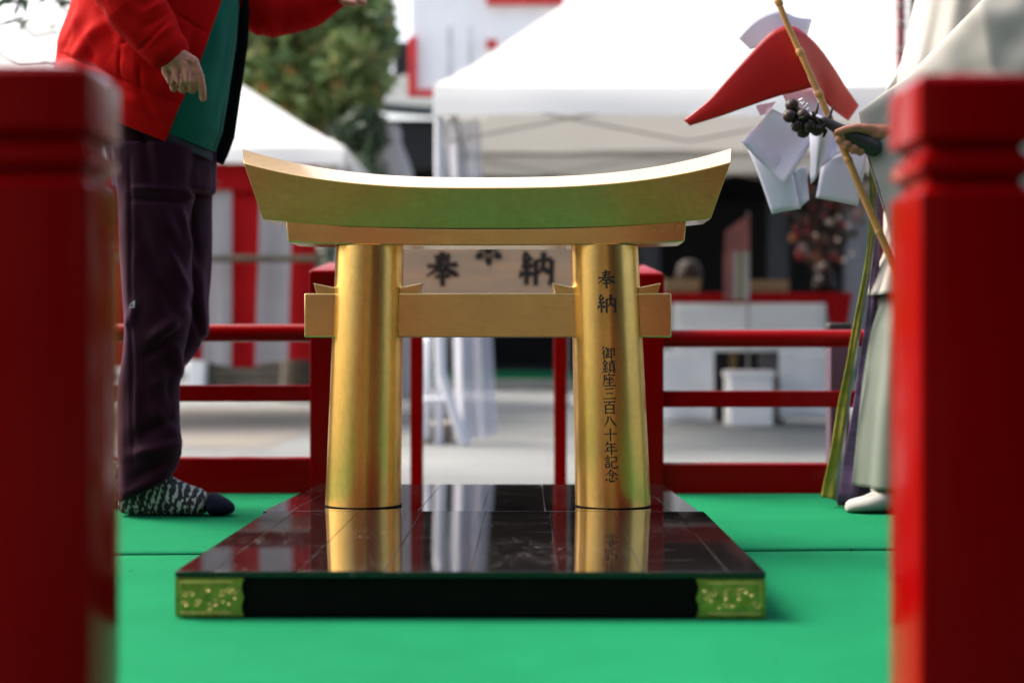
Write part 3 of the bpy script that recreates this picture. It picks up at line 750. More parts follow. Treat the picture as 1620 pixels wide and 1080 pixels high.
for a, b, t, lab in ((1053, 1110, 440, 'pale wooden tray on the table next to the right rear post'), (1183, 1252, 442, 'pale wooden tray on the table right of the pink banner')):
    r0 = empty('wooden_tray', (X((a+b)/2, DT), DT+.3, Z(463, DT)), lab, 'tray', 'pale wooden trays on the stall')
    z0 = Z(463, DT)+.006
    MB().box((X(a, DT), DT+.1, z0), (X(b, DT), DT+.5, z0+.012)).build('tray_base', M['tray'], r0)
    m = MB()
    m.box((X(a, DT), DT+.085, z0), (X(b, DT), DT+.099, Z(t, DT))); m.box((X(a, DT), DT+.501, z0), (X(b, DT), DT+.515, Z(t, DT)))
    m.box((X(a, DT), DT+.1, z0+.013), (X(a, DT)+.014, DT+.5, Z(t, DT))); m.box((X(b, DT)-.014, DT+.1, z0+.013), (X(b, DT), DT+.5, Z(t, DT)))
    m.build('tray_side', M['tray'], r0)
bn = empty('banner', (X(1166, DT-.15), DT-.15, Z(476, DT)), 'tall pink paper banner with pale and green stripes standing before the table', 'banner')
db = DT-.15
for x0, x1, t0, t1, b, mm in ((1147, 1186, 366, 338, 398, 'pinkcloth'), (1145, 1160, 398, 398, 474, 'pinkcloth'), (1160, 1168, 398, 398, 474, 'cwhite'), (1168, 1174, 398, 398, 474, 'yg'), (1174, 1186, 398, 398, 474, 'cwhite')):
    if mm == 'yg' and mm not in M: M['yg'] = mat('yellow_green_print', (.2, .21, .05), .8)
    MB().prism([(X(x0, db), Z(b, db)), (X(x1, db), Z(b, db)), (X(x1, db), Z(t1, db)), (X(x0, db), Z(t0, db))], db, db+.006).build('stripe', M[mm], bn, smooth=False)
MB().tube([(X(1184, db), db+.02, GZ), (X(1184, db), db+.02, Z(336, db))], .008, 8).build('rod', M['steel'], bn)
lp = empty('lantern', (X(1106, DT), DT+.3, Z(463, DT)), 'small brown lantern at the back of the stall table, left of the pink banner', 'lantern')
MB().loft([[Vector((X(1106, DT)+r*math.cos(a*R(30)), DT+.62+r*math.sin(a*R(30)), z)) for a in range(12)] for r, z in ((.03, .83), (.09, .87), (.11, .95), (.09, 1.05), (.04, 1.09))]).build('shade', M['lampmat'], lp)
MB().loft([[Vector((X(1106, DT)+r*math.cos(a*R(30)), DT+.62+r*math.sin(a*R(30)), z)) for a in range(12)] for r, z in ((.07, .815), (.06, .828))]).build('base', M['dark_wood'], lp)
# bouquet of bright charms and flowers
fl = empty('flower_arrangement', (X(1315, DT), DT+.25, Z(463, DT)), 'red, pink and orange bouquet of festive ornaments at the right of the stall', 'bouquet')
MB().loft([[Vector((X(1318, DT)+r*math.cos(a*R(30)), DT+.3+r*math.sin(a*R(30)), z)) for a in range(12)] for r, z in ((.06, .80), (.10, .86), (.08, .94), (.06, 1.0))]).build('vase', M['dark_wood'], fl)
bl_cols = [(.34, .02, .022), (.32, .10, .11), (.42, .36, .33), (.34, .12, .02), (.10, .01, .012), (.05, .045, .03), (.22, .045, .07), (.03, .03, .024)]
bl_m = [mat('ornament_paint', c, .25 if i % 3 == 0 else .7) for i, c in enumerate(bl_cols)]
bl_me = []
for mm in bl_m:
    q = MB(); 
    for k in range(5): q.sphere((.022*math.cos(k*R(72)), 0, .022*math.sin(k*R(72))), .02, 6, 4)
    q.sphere((0, -.012, 0), .016, 6, 4); me = q.mesh('blossom'); me.materials.append(mm); bl_me.append(me)
rb = random.Random(3); sm = MB()
for k in range(150):
    t = rb.random(); zz = 1.0+t*.78; wd = .08+.24*math.sin(min(1, t*1.25)*math.pi*.62)
    p = Vector((X(1316, DT)+rb.uniform(-1, 1)*wd, DT+.3+rb.uniform(-.22, .15), zz))
    o = bpy.data.objects.new('blossom', bl_me[rb.randrange(len(bl_me))]); link(o, fl); o.location = p
    o.matrix_parent_inverse = Matrix.Translation(-fl.location)
    o.rotation_euler = (rb.uniform(-.6,.6), rb.uniform(0,6), rb.uniform(-.6,.6)); o.scale = [rb.uniform(.4, .95)]*3
    if k % 3 == 0: sm.tube([(X(1318, DT), DT+.3, .98), p], .004, 4, False)
sm.build('stem', M['bark'], fl)
glint_bead = MB(); glint_bead.sphere((0, 0, 0), .016, 10, 7); bd = glint_bead.mesh('glint_bead'); bd.materials.append(mat('glint_metal', (.8, .72, .6), .12, 1)); bd.polygons.foreach_set('use_smooth', [True]*len(bd.polygons))  # shiny spheres added to give the bouquet round glints
for px, py in ((1342, 357), (1347, 402), (1335, 412), (1302, 418), (1325, 380), (1290, 372), (1310, 352), (1296, 440)):
    o = bpy.data.objects.new('glint_bead', bd); link(o, fl); o.location = at(px, py, DT+.05); o.matrix_parent_inverse = Matrix.Translation(-fl.location)

# ------------------------------------------------------------------ halls, framed board, tree, kerbs
DH = 18.6
hall = empty('shrine_hall', (X(1100, DH), DH+3, GZ), 'dark timber shrine hall with grey green roof behind the white tents', 'shrine hall')
hx0, hx1 = X(606, DH), X(1900, DH)
zb = Z(590, DH)
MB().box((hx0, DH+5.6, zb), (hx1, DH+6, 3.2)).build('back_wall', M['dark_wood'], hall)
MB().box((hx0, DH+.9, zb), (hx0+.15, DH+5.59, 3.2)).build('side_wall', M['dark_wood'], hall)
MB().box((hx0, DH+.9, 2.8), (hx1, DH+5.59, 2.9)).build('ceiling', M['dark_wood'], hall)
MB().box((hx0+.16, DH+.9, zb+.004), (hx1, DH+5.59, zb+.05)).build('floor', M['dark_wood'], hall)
MB().box((hx0-.5, DH+.12, GZ), (hx1, DH+6.5, Z(601, DH))).build('stone_base', M['stone'], hall, bevel=.02)
MB().box((hx0-.4, DH+.14, Z(601, DH)+.002), (hx1-.1, DH+.88, zb)).build('green_mat', M['carpet'], hall)
for px in (612, 1034, 1245, 1376, 1500):
    MB().box((X(px, DH)-.14, DH+.60, zb+.002), (X(px, DH)+.14, DH+.88, 2.74)).build('column', M['grey_wood'] if px != 612 else M['dark_wood'], hall)
MB().box((X(1352, DH)-.02, DH+.4, zb+.002), (X(1402, DH), DH+.58, 2.6)).build('side_panel', M['crate'], hall)
def fn(u, v):
    x = hx0-.80+v*.9+(hx1+1.5-hx0-v*.9)*u
    return Vector((x, DH-.35+v*4.0, Z(190, DH)+v**1.25*1.25+.25*(1-u)**12*(1-v)))
MB().grid(fn, 60, 14).build('roof', M['roof'], hall, angle=30, solid=.14)
MB().box((hx0-.3, DH-.2, 2.66), (hx1+1.5, DH+.6, 3.30)).build('eaves_beam', M['dark_wood'], hall)
MB().box((X(622, 22), DH+3.4, Z(142, 22)), (hx1+1.5, DH+4.0, Z(64, 22))).build('roof_ridge', M['dark_wood'], hall, bevel=.05)
MB().box((X(640, DH), DH+1.0, zb+1.0), (X(676, DH), DH+1.1, 2.4)).build('shutter', M['grey_wood'], hall)
pst = empty('draped_statue', (X(618, 15.5), 15.5, GZ), 'pale cloth draped statue standing between the shrub and the hall', 'statue')
m = MB()
m.loft([[Vector((X(px, 15.5)+r*math.cos(a*R(30)), 15.5+r*.7*math.sin(a*R(30)), Z(py, 15.5))) for a in range(12)] for px, py, r in ((608, 640, .42), (606, 400, .40), (608, 290, .34), (612, 255, .24), (617, 225, .12), (619, 210, .11), (620, 197, .06))])
m.build('drapery', M['cwhite'], pst)
# white board in a red frame, high up
DF = 13.5
fbm = empty('framed_board', (X(760, DF), DF, GZ), 'large white board in a red frame rising behind the left corner of the big tent', 'sign board')
MB().box((X(650, DF), DF+.082, Z(146, DF)), (X(890, DF), DF+.12, Z(-60, DF))).build('panel', M['cwhite2'], fbm)
redf = mat('vermilion_frame', (.5, .018, .02), .5)
for a, b, c, d in ((645, 659, 152, 58), (660, 812, 152, 141.4), (770, 892, 5.6, -6), (770, 786, 75, 63)):
    MB().box((X(a, DF), DF, Z(c, DF)), (X(b, DF), DF+.08, Z(d, DF))).build('frame_bar', redf, fbm, bevel=.004)
for px in (702, 893):
    MB().box((X(px, DF)-.04, DF+.121, GZ), (X(px, DF)+.04, DF+.18, Z(20, DF))).build('post', M['steel'], fbm)
for px in (712, 745):
    MB().box((X(px, DF)-.03, DF+.074, Z(125, DF)), (X(px, DF)+.02, DF+.0815, Z(40, DF))).build('faint_lettering', mat('faint_print', (.52, .55, .56), .8), fbm)

def leaf_cloud(mb, centre, rad, n, size, rnd, lobes):
    for _ in range(n):
        c, r = lobes[rnd.randrange(len(lobes))]
        while True:
            v = Vector((rnd.uniform(-1,1), rnd.uniform(-1,1), rnd.uniform(-1,1)))
            if .3 < v.length < 1: break
        if rnd.random() < .16: v = v*rnd.uniform(1, 1.28)
        p = Vector(c)+Vector((v.x*r[0], v.y*r[1], v.z*r[2]))
        a = Vector((rnd.gauss(0,1), rnd.gauss(0,1), rnd.gauss(0,.6))).normalized(); b = a.cross(Vector((rnd.gauss(0,1), rnd.gauss(0,1), rnd.gauss(0,1)))).normalized()
        s = size*rnd.uniform(.6, 1.35); n_ = a.cross(b)
        mb.add([p-a*s, p-b*s*.42+n_*s*.1, p+a*s, p+b*s*.42+n_*s*.1], [(0,1,2),(0,2,3)])
def tree(x, y, h, lobes, n, size, lab, seed, mt='leaf', limbs=7):
    root = empty('broadleaf_tree', (x, y, GZ), lab, 'tree')
    rnd = random.Random(seed)
    MB().tube([(x, y, GZ-.05), (x+.05, y, GZ+h*.2), (x-.06, y+.05, GZ+h*.45), (x+.05, y, GZ+h*.75)], [.20, .15, .11, .05], 12, False).build('trunk', M['bark'], root)
    m = MB()
    for k in range(limbs):
        c, r = lobes[k % len(lobes)]
        z0 = GZ+h*rnd.uniform(.25, .6)
        e = Vector(c)+Vector((rnd.uniform(-.4,.4)*r[0], rnd.uniform(-.4,.4)*r[1], rnd.uniform(0,.5)*r[2]))
        m.tube([(x, y, z0), ((x+e.x)/2+.05, (y+e.y)/2, (z0+e.z)/2+.1), e], [.07, .045, .015], 7, False)
    m.build('limb', M['bark'], root)
    m = MB(); leaf_cloud(m, None, None, n, size, rnd, lobes)
    m.build('crown', M[mt], root, smooth=False)
    return root
dt = 15.0
def lobe(px, py, rx, ry, d=dt): 
    p = at(px, py, d); return ((p.x, p.y, p.z), (rx/F*d, ry/F*d*1.0+.5, ry/F*d))
tree(X(470, dt), dt, 4.6, [lobe(415, 40, 75, 80), lobe(500, 60, 85, 95), lobe(560, 110, 55, 60, 14.6), lobe(450, 130, 85, 70), lobe(520, 165, 60, 40), lobe(380, 120, 60, 70), lobe(480, -60, 110, 80), lobe(585, 40, 40, 60), lobe(330, 40, 70, 80)],
     9500, .105, 'broad leafed green tree with orange tinted leaves behind the left tent', 11)
sh = empty('dark_shrub', (X(570, 14.2), 14.2, GZ), 'small dark glossy shrub below the tree, right of the left tent', 'shrub')
m = MB(); leaf_cloud(m, None, None, 3500, .06, random.Random(4), [lobe(568, 215, 40, 25, 14.2), lobe(580, 195, 26, 18, 14.2), lobe(575, 330, 45, 110, 14.2)]); m.build('foliage', M['leaf_dark'], sh, smooth=False)
MB().tube([(X(570, 14.2), 14.2, GZ), (X(572, 14.2), 14.2, 2.0)], [.06, .03], 8).build('stem', M['bark'], sh)
# trees closing the view beyond the hall
for k, (px, d, hh, lab) in enumerate(((150, 27, 7.5, 'tall dark tree far behind the left tent'), (330, 30, 8, 'far dark green tree just left of the broad leafed tree'), (-150, 25, 7, 'dark tree beyond the left edge of the left tent'))):
    x = X(px, d)
    tree(x, d, hh, [((x, d, hh*.45), (2.2, 1.6, hh*.22)), ((x+1.2, d, hh*.3), (1.7, 1.4, hh*.2)), ((x-1.3, d, hh*.33), (1.8, 1.4, hh*.22))], 5000, .16, lab, 30+k, 'leaf_dark')
# overhanging twigs at the top left, nearer than the tent
DBR = 6.0
br = empty('overhanging_branch', at(-60, -60, DBR), 'thin leafy branch hanging into the top left corner above the tent', 'branch')
m = MB(); ml = MB(); rnd = random.Random(9)
twigs = [[(-80,-60),(-10,40),(22,30),(32,10)], [(-60,-40),(20,-20),(70,-8),(120,4)], [(-80,20),(-5,42),(50,30)], [(22,30),(55,58),(92,50)], [(-40,60),(30,105),(92,102)], [(60,-40),(95,8),(118,30)]]
for tw in twigs:
    m.tube([at(a, b, DBR+rnd.uniform(-.1,.1)) for a, b in tw], .0045, 5)
spots = [(rnd.uniform(-80, 118), rnd.uniform(-60, 8)) for _ in range(150)]+[(5,20),(14,34),(28,12),(33,28),(38,38),(2,4),(42,14),(84,42),(92,100),(70,101),(104,56)]
for a, b in spots:
    p = at(a, b, DBR+rnd.uniform(-.25, .25)); ang = rnd.uniform(-.2, 1.3) if b < 30 else rnd.uniform(.2, .8); L_ = rnd.uniform(.025, .048)
    ax = Vector((math.cos(ang), rnd.uniform(-.5,.5), math.sin(ang))).normalized(); bx = ax.cross(Vector((rnd.uniform(-.4,.4), 1, rnd.uniform(-.4,.4)))).normalized()
    ml.add([p-ax*L_, p-ax*L_*.3-bx*L_*.26, p+ax*L_, p-ax*L_*.1+bx*L_*.26], [(0,1,2),(0,2,3)])
m.build('twig', M['bark'], br); lo = ml.build('foliage', M['leaf_dark'], br, smooth=False); lo['kind'] = 'stuff'
# low log edging and a white box far left, under the curtain
lg = empty('log_edging', (X(410, 19), 19, GZ), 'weathered log edging along the far gravel behind the left railing', 'edging')
for k in range(3):
    MB().tube([(X(328, 19), 19+k*.02, GZ+.07+.13*k), (X(494, 19), 19+k*.02, GZ+.06+.13*k)], .072, 10).build('log', M['logs'], lg)
wb = empty('white_bin', (X(316, 19), 19, GZ), 'white upright bin next to the log edging, seen beside the plum trousers', 'bin')
MB().box((X(302, 19), 18.8, GZ), (X(328, 19), 19.05, Z(562, 19))).build('body', M['foam'], wb, bevel=.02)
MB().box((X(300, 19), 18.77, Z(562, 19)+.002), (X(330, 19), 19.08, Z(552, 19))).build('lid', M['cwhite'], wb, bevel=.01)

# ------------------------------------------------------------------ person on the left
PD = 3.60
per = empty('person', at(240, 815, 3.52), 'person in red zip jacket, green vest and plum trousers standing left of the torii', 'person')
NL, FL = PD-.08, PD+.10
def hring(pxL, pxR, pyL, pyR, d, ry, n=28, p=2.3):
    r = []
    for j in range(n):
        a = 2*math.pi*j/n; c, s = math.cos(a), math.sin(a)
        cc = math.copysign(abs(c)**(2/p), c); ss = math.copysign(abs(s)**(2/p), s)
        px = (pxL+pxR)/2+(pxR-pxL)/2*cc; py = (pyL+pyR)/2+(pyR-pyL)/2*cc
        q = at(px, py, d); q.y += ry*ss; r.append(q)
    return r
# --- body (one continuous mesh under the clothes)
b = MB()
def P(px, py, d): return at(px, py, d)
b.tube([P(250, 150, PD), P(248, 90, PD), P(262, 0, PD), P(275, -70, PD), P(285, -110, PD)], [.085, .11, .12, .11, .06], 16)
b.tube([P(250, 140, PD), P(250, 300, PD)], [.07, .06], 12)
b.tube([P(250, 300, NL), P(250, 400, NL), P(245, 520, NL), P(237, 640, NL), P(232, 780, NL)], [.06, .06, .05, .042, .032], 12)
b.tube([P(268, 300, FL), P(285, 400, FL), P(288, 510, FL), P(250, 620, FL), P(235, 765, FL)], [.075, .06, .05, .042, .032], 12)
b.tube([P(285, -100, PD), P(300, -170, PD)], [.055, .055], 12)
hd = P(325, -235, PD)
b.sphere(hd, .1, 20, 14, (.98, .78, 1.2)); b.sphere(hd+Vector((.085, 0, -.01)), .02, 8, 6, (1, .7, 1.3)); b.sphere(hd+Vector((.03, 0, -.09)), .05, 10, 8)
for s in (-1, 1): b.sphere(hd+Vector((-.01, s*.078, -.005)), .022, 8, 6, (.8, .4, 1.3))
SD = PD-.19; HDp = PD-.27
b.tube([P(255, -95, PD-.12), P(178, -45, HDp-.01), P(268, 82, HDp)], [.05, .042, .028], 12)
wr = P(270, 86, HDp)
kn = [P(306, 98, HDp-.012), P(292, 103, HDp-.018), P(277, 109, HDp-.014), P(263, 114, HDp-.004)]
for q, r in zip(kn, (.0135, .0135, .0125, .0115)):
    b.tube([wr, (wr+q)/2+Vector((0, -.008, .003)), q], [.021, .0175, r], 10)
def finger(pts, rad): b.tube([P(a, c, HDp+e) for a, c, e in pts], rad, 9)
finger([(306, 98, -.012), (316, 121, -.012), (320, 142, -.004), (321, 156, .006)], [.0130, .0112, .0100, .0088])
finger([(292, 103, -.018), (301, 129, -.020), (304, 143, -.004), (299, 137, .018)], [.0130, .0115, .0105, .0095])
finger([(277, 109, -.014), (287, 132, -.017), (289, 143, -.002), (285, 136, .018)], [.0122, .0108, .0100, .0090])
finger([(263, 114, -.004), (272, 132, -.008), (275, 141, .004), (272, 135, .020)], [.0112, .0098, .0090, .0082])
finger([(280, 95, .012), (296, 118, .030), (307, 138, .022)], [.015, .0125, .0095])
ld = PD+.13
b.tube([P(330, -70, PD+.12), P(440, 24, ld), P(528, -6, ld)], [.05, .042, .028], 12)
for k in range(4): b.tube([P(532, -6, ld-.02+.014*k), P(552, -4-2*k, ld-.03+.018*k), P(568, 2-4*k, ld-.03+.018*k), P(576, 6-4*k, ld-.03+.018*k)], [.013, .010, .009, .008], 8)
b.tube([P(535, -6, ld-.02), P(548, 4, ld-.04), P(560, 6, ld-.045)], [.013, .011, .009], 8)
me = remeshed(b, 'body', .0029, 2)
fold(me, [((299,101),(297,143),1.8,-.0035),((285,106),(282,141),1.8,-.0035),((270,112),(268,138),1.8,-.003),((279,90),(305,97),2.2,.0016),((276,91),(291,102),2.2,.0016),((272,93),(277,107),2.2,.0014),
          ((301,119),(316,119),1.2,-.0012),((297,127),(306,127),1.2,-.0012),((305,97),(308,99),4,.0018),((291,102),(294,104),4,.0018),((276,108),(279,110),4,.0016),((314,139),(324,140),1.2,-.001)], 0)
mesh_obj('body', me, M['skin'], per, angle=0)
hr = MB(); hr.sphere(hd+Vector((-.018, 0, .03)), .104, 20, 12, (.96, .82, 1.05)); hr.build('hair', mat('grey_hair', (.05, .05, .05), .6, bump=.6, bscale=90), per)
# --- trousers
t = MB()
t.loft([hring(152, 336, 172, 190, PD, .115), hring(158, 338, 190, 208, PD, .125), hring(172, 338, 240, 250, PD, .140), hring(186, 338, 300, 305, PD, .135)])
t.loft([hring(180, 312, 230, 235, NL, .095), hring(189, 302, 300, 300, NL, .092), hring(190, 298, 400, 400, NL, .086), hring(197, 300, 470, 470, NL, .083), hring(200, 298, 515, 515, NL, .08),
        hring(196, 287, 560, 560, NL, .076), hring(191, 281, 605, 605, NL, .074), hring(189, 283, 680, 680, NL, .072), hring(190, 286, 722, 718, NL, .072), hring(191, 279, 758, 738, NL, .07), hring(189, 266, 792, 756, NL, .062)])
t.loft([hring(225, 336, 230, 235, FL, .095), hring(240, 333, 320, 320, FL, .09), hring(245, 331, 400, 400, FL, .085), hring(247, 327, 480, 480, FL, .08), hring(250, 328, 528, 528, FL, .076),
        hring(236, 308, 562, 556, FL, .070), hring(220, 278, 600, 590, FL, .066), hring(205, 268, 680, 680, FL, .062), hring(203, 262, 770, 762, FL, .06)])
me = remeshed(t, 'trousers', .0052, 5)
cr = [((290,300),(300,318),7,.006),((296,400),(285,330),6,.007),((262,390),(298,470),7,.007),((250,440),(290,520),9,-.007),((235,540),(296,490),10,.010),((230,565),(290,520),8,-.008),
      ((205,520),(215,480),7,.006),((275,540),(285,600),7,.006),((240,610),(275,590),9,.005),((215,690),(280,660),9,-.008),((205,720),(284,700),10,.009),((210,755),(280,725),7,-.007),((200,780),(270,745),6,.005),
      ((205,250),(208,480),3,-.003),((208,480),(212,740),3,-.003),((206,297),(300,300),4,.004),((206,314),(300,322),4,-.005),((255,330),(300,420),10,.006),((220,350),(250,440),14,-.006),((300,330),(312,420),7,-.006),((312,420),(320,540),8,.006),
      ((300,470),(322,545),6,-.007),((218,600),(214,700),9,.004),((225,200),(240,290),8,-.005),((262,560),(272,640),8,-.006),((236,640),(278,690),9,.006)]
cr = [(a_, b_, w_, h_*1.5) for a_, b_, w_, h_ in cr]
fold(me, cr, .0048, 9, (1,1,.5), 3)
mesh_obj('trousers', me, M['trouser'], per, angle=0)
lgm = MB()
pts = [(204, 487), (212, 487), (213, 482), (211, 477), (206, 480), (209, 479), (211, 482), (209, 485)]
dl = NL-.083
lgm.add([at(a, c, dl) for a, c in ((203,487),(213,487),(213,485),(204,485))]+[at(a, c, dl) for a, c in ((203,484),(212,475),(213.5,476),(213,485),(210.5,484),(210,479))], [(0,1,2,3),(4,5,6,7,8,9)])
lgm.build('small_emblem', M['logo'], per, smooth=False, solid=.001)
# --- feet
def foot(name, secs, m, dc, dx=0, n=22):
    rings = []
    for px, yt, yb, hw in secs:
        d = dc; ring = []
        zt, zb_ = Z(yt, d), max(.0015, Z(yb, d)); x = X(px+dx, d)
        for j in range(n):
            a = 2*math.pi*j/n; c, s = math.cos(a), math.sin(a)
            hh = (zt-zb_)/2; z = (zt+zb_)/2+hh*math.copysign(abs(s)**.75, s)
            ring.append(Vector((x, d+hw*math.copysign(abs(c)**.85, c)*(1 if s < 0 else 1-.28*s), z)))
        rings.append(ring)
    o = MB().loft(rings).build(name, m, per, angle=0, sub=1); return o
SK = [(188,784,806,.016),(193,770,812,.030),(205,752,815,.036),(225,738,815,.038),(248,738,815,.038),(268,750,815,.039),(290,763,815,.042),(310,770,815,.045),(330,775.5,815,.046)]
TO = [(328,775.4,815,.0458),(340,779,815,.0445),(352,784,814.5,.040),(362,790,813,.031),(368,795,811,.020),(371.5,800,808,.008)]
foot('sock', SK, M['sock'], 3.518); foot('sock_toe', TO, M['toe'], 3.518)
foot('sock', [(a, 540+(c-540)*.95, 540+(e-540)*.95, f) for a, c, e, f in SK], M['sock'], 3.70, -60); foot('sock_toe', [(a, 540+(c-540)*.95, 540+(e-540)*.95, f) for a, c, e, f in TO], M['toe'], 3.70, -60)
# --- jacket, lining, vest
ROW = [(216, 205, 138, .175, 262, 22), (218, 190, 143, .180, 267, 22), (226, 160, 146, .185, 278, 22), (236, 100, 144, .19, 304, 21), (250, 30, 139, .19, 330, 18), (258, -20, 132, .185, 348, 14), (265, -60, 116, .17, 352, 8), (272, -95, 72, .12, 335, 0), (280, -112, 44, .07, 320, 0)]
def rows(t):
    f = t*(len(ROW)-1); k = min(int(f), len(ROW)-2); q = f-k
    return [ROW[k][i]+(ROW[k+1][i]-ROW[k][i])*q for i in range(6)]
def ring_pt(t, th, scale=1.0, edge_px=None, drop=0):
    cx, cy, a, bb, xt, tl = rows(t)
    a *= scale; bb *= scale
    px = cx+a*math.cos(th)*math.cos(R(tl)); py = cy+drop+a*math.cos(th)*math.sin(R(tl))
    d = PD-bb*math.sin(th)
    return at(px, py, d)
def near_edge(t):
    cx, cy, a, bb, xt, tl = rows(t)
    return math.acos(max(-1, min(1, (xt-cx)/(a*math.cos(R(tl))))))
def shell(scale, far=R(-12), hem=0, t0=0.0, t1=1.0, inset=0, flare=.05):
    def fn(u, v):
        t = t0+(t1-t0)*v; n0 = near_edge(t)+inset
        th = n0+(2*math.pi+far-n0)*u
        fl = 1.0+flare*max(0, (u-.9)/.1)
        return ring_pt(t, th, scale*fl, drop=0)
    return fn
jk = MB().grid(shell(1.0), 320, 190).mesh('jacket')
jcr = [((99,85),(158,111),3.5,-.006),((158,111),(285,166),3.5,-.006),((192,75),(192,130),3,-.005),((192,70),(215,60),4,-.005),((222,105),(225,142),4,-.005),((160,40),(120,100),10,.010),((155,10),(185,70),8,-.008),((130,20),(105,80),9,.007),((275,20),(330,55),3,-.005),
       ((175,90),(260,150),14,.008),((110,100),(180,125),6,.006),((200,150),(260,190),9,.007),((140,60),(150,100),6,-.006),((285,60),(255,150),10,.006),((310,30),(290,120),9,-.006),((120,50),(104,84),5,-.005),((215,130),(250,200),7,-.005)]
fold(jk, jcr, .007, 7, (1,1,.6), 9)
o = mesh_obj('jacket', jk, M['jacket'], per, angle=0)
q = o.modifiers.new('s', 'SOLIDIFY'); q.thickness = .003; q.offset = 1
MB().grid(shell(.955, inset=.03, flare=.125, far=R(-4)), 90, 40).build('lining', M['lining'], per, angle=0)
def vest_fn(u, v):
    t = .115+.80*v; th = math.pi*2*u
    p = ring_pt(t, th, .925+.008*math.sin(v*3), drop=0)
    return p
vs = MB().grid(vest_fn, 90, 50).mesh('vest')
fold(vs, [((368,20),(335,190),2.5,-.005),((355,10),(320,180),10,.005),((330,70),(352,70),3,-.003),((345,90),(330,150),3,-.003)], .003, 9, (1,1,.5), 5)
mesh_obj('vest', vs, M['vest'], per, angle=0)
MB().tube([ring_pt(.12+.8*k/20, R(14), .932) for k in range(21)], .0028, 6).build('zip', mat('green_zip', (.01, .06, .045), .5), per)
def hem_fn(u, v):
    th = 2*math.pi*u; return ring_pt(.02, th, .945-.015*v, drop=-36+40*v)
MB().grid(hem_fn, 90, 8).build('sweater_hem', M['navy'], per, angle=0, solid=.003)
sv = MB(); sv.tube([P(258, -100, PD-.13), P(210, -75, HDp+.06), P(180, -42, HDp), P(214, 14, HDp-.004), P(243, 50, HDp), P(262, 76, HDp)], [.085, .078, .073, .069, .060, .050], 22)
me = remeshed(sv, 'sleeve', .0045, 3)
fold(me, [((225,45),(268,18),5,-.006),((222,78),(268,32),3.5,-.006),((170,10),(225,75),9,.004),((225,20),(258,5),6,.006),((233,66),(275,36),6,.005),((200,-10),(240,20),8,-.005)], .0060, 9, (1,1,1), 2)
mesh_obj('sleeve', me, M['jacket'], per, angle=0)
cf = MB(); cf.tube([P(252, 64, HDp), P(268, 84, HDp), P(271, 88, HDp)], [.049, .044, .043], 22, False); cf.build('cuff', M['jacket'], per, bevel=.003)
sv = MB(); sv.tube([P(335, -60, PD+.13), P(380, -10, ld), P(436, 16, ld), P(490, 8, ld), P(520, -8, ld)], [.095, .086, .073, .058, .047], 22)
me = remeshed(sv, 'sleeve', .0055, 3); fold(me, [((400,60),(430,20),8,.006),((440,60),(455,15),8,-.005)], .004, 8, (1,1,1), 8)
mesh_obj('sleeve', me, M['jacket'], per, angle=0)
cf = MB(); cf.tube([P(521, -8, ld), P(533, -8, ld)], [.040, .037], 18, False); cf.build('vest_cuff', M['vest'], per, bevel=.003)

# ------------------------------------------------------------------ robed priest on the right
QD = 3.66
pri = empty('person', at(1500, 800, QD), 'person in white robe and pale green hakama holding a wand beside the right post', 'person')
b = MB()
b.tube([P(1545, 190, QD), P(1548, 60, QD), P(1545, -60, QD), P(1525, -110, QD)], [.085, .09, .09, .06], 16)
for dd, px in ((QD-.09, 1480), (QD+.09, 1510)):
    b.tube([P(1525, 200, dd), P(1505, 500, dd), P(px-40, 770, dd)], [.075, .052, .034], 12)
    b.tube([P(px-40, 775, dd), P(px-90, 792, dd), P(px-115, 797, dd)], [.032, .024, .016], 10)
b.tube([P(1520, -100, QD), P(1510, -170, QD)], .052, 12)
hd2 = P(1495, -235, QD)
b.sphere(hd2, .1, 20, 14, (.98, .78, 1.2)); b.sphere(hd2+Vector((-.085, 0, -.01)), .02, 8, 6, (1, .7, 1.3)); b.sphere(hd2+Vector((-.03, 0, -.09)), .05, 10, 8)
for s in (-1, 1): b.sphere(hd2+Vector((.01, s*.078, -.005)), .022, 8, 6, (.8, .4, 1.3))
AD = 3.50
b.tube([P(1560, -70, AD+.05), P(1600, 90, AD-.04), P(1410, 208, AD)], [.05, .042, .024], 12)
b.tube([P(1408, 208, AD), P(1380, 212, AD)], [.024, .026], 12)
for k, (tx, ty) in enumerate(((1328, 222), (1338, 232), (1349, 238), (1361, 241))):
    b.tube([P(1380-2*k, 208+5*k, AD+.012), P(1356+2*k, 204+9*k, AD+.034), P(tx+1, ty-8, AD+.034), P(tx, ty, AD+.008), P(tx+4, ty-5, AD-.016)], [.0135, .0125, .0115, .011, .0095], 9)
b.tube([P(1392, 210, AD), P(1370, 204, AD-.024), P(1352, 202, AD-.030), P(1337, 205, AD-.030), P(1324, 209, AD-.027)], [.016, .0135, .0112, .0098, .0078], 9)
b.tube([P(1560, -70, QD+.10), P(1600, 90, QD+.16), P(1470, 150, QD+.14)], [.05, .042, .03], 12)
me = remeshed(b, 'body', .0036, 2); mesh_obj('body', me, M['skin'], pri, angle=0)
hr = MB(); hr.sphere(hd2+Vector((.018, 0, .03)), .104, 20, 12, (.96, .82, 1.05)); hr.build('hair', mat('black_hair', (.012, .011, .011), .5), pri)
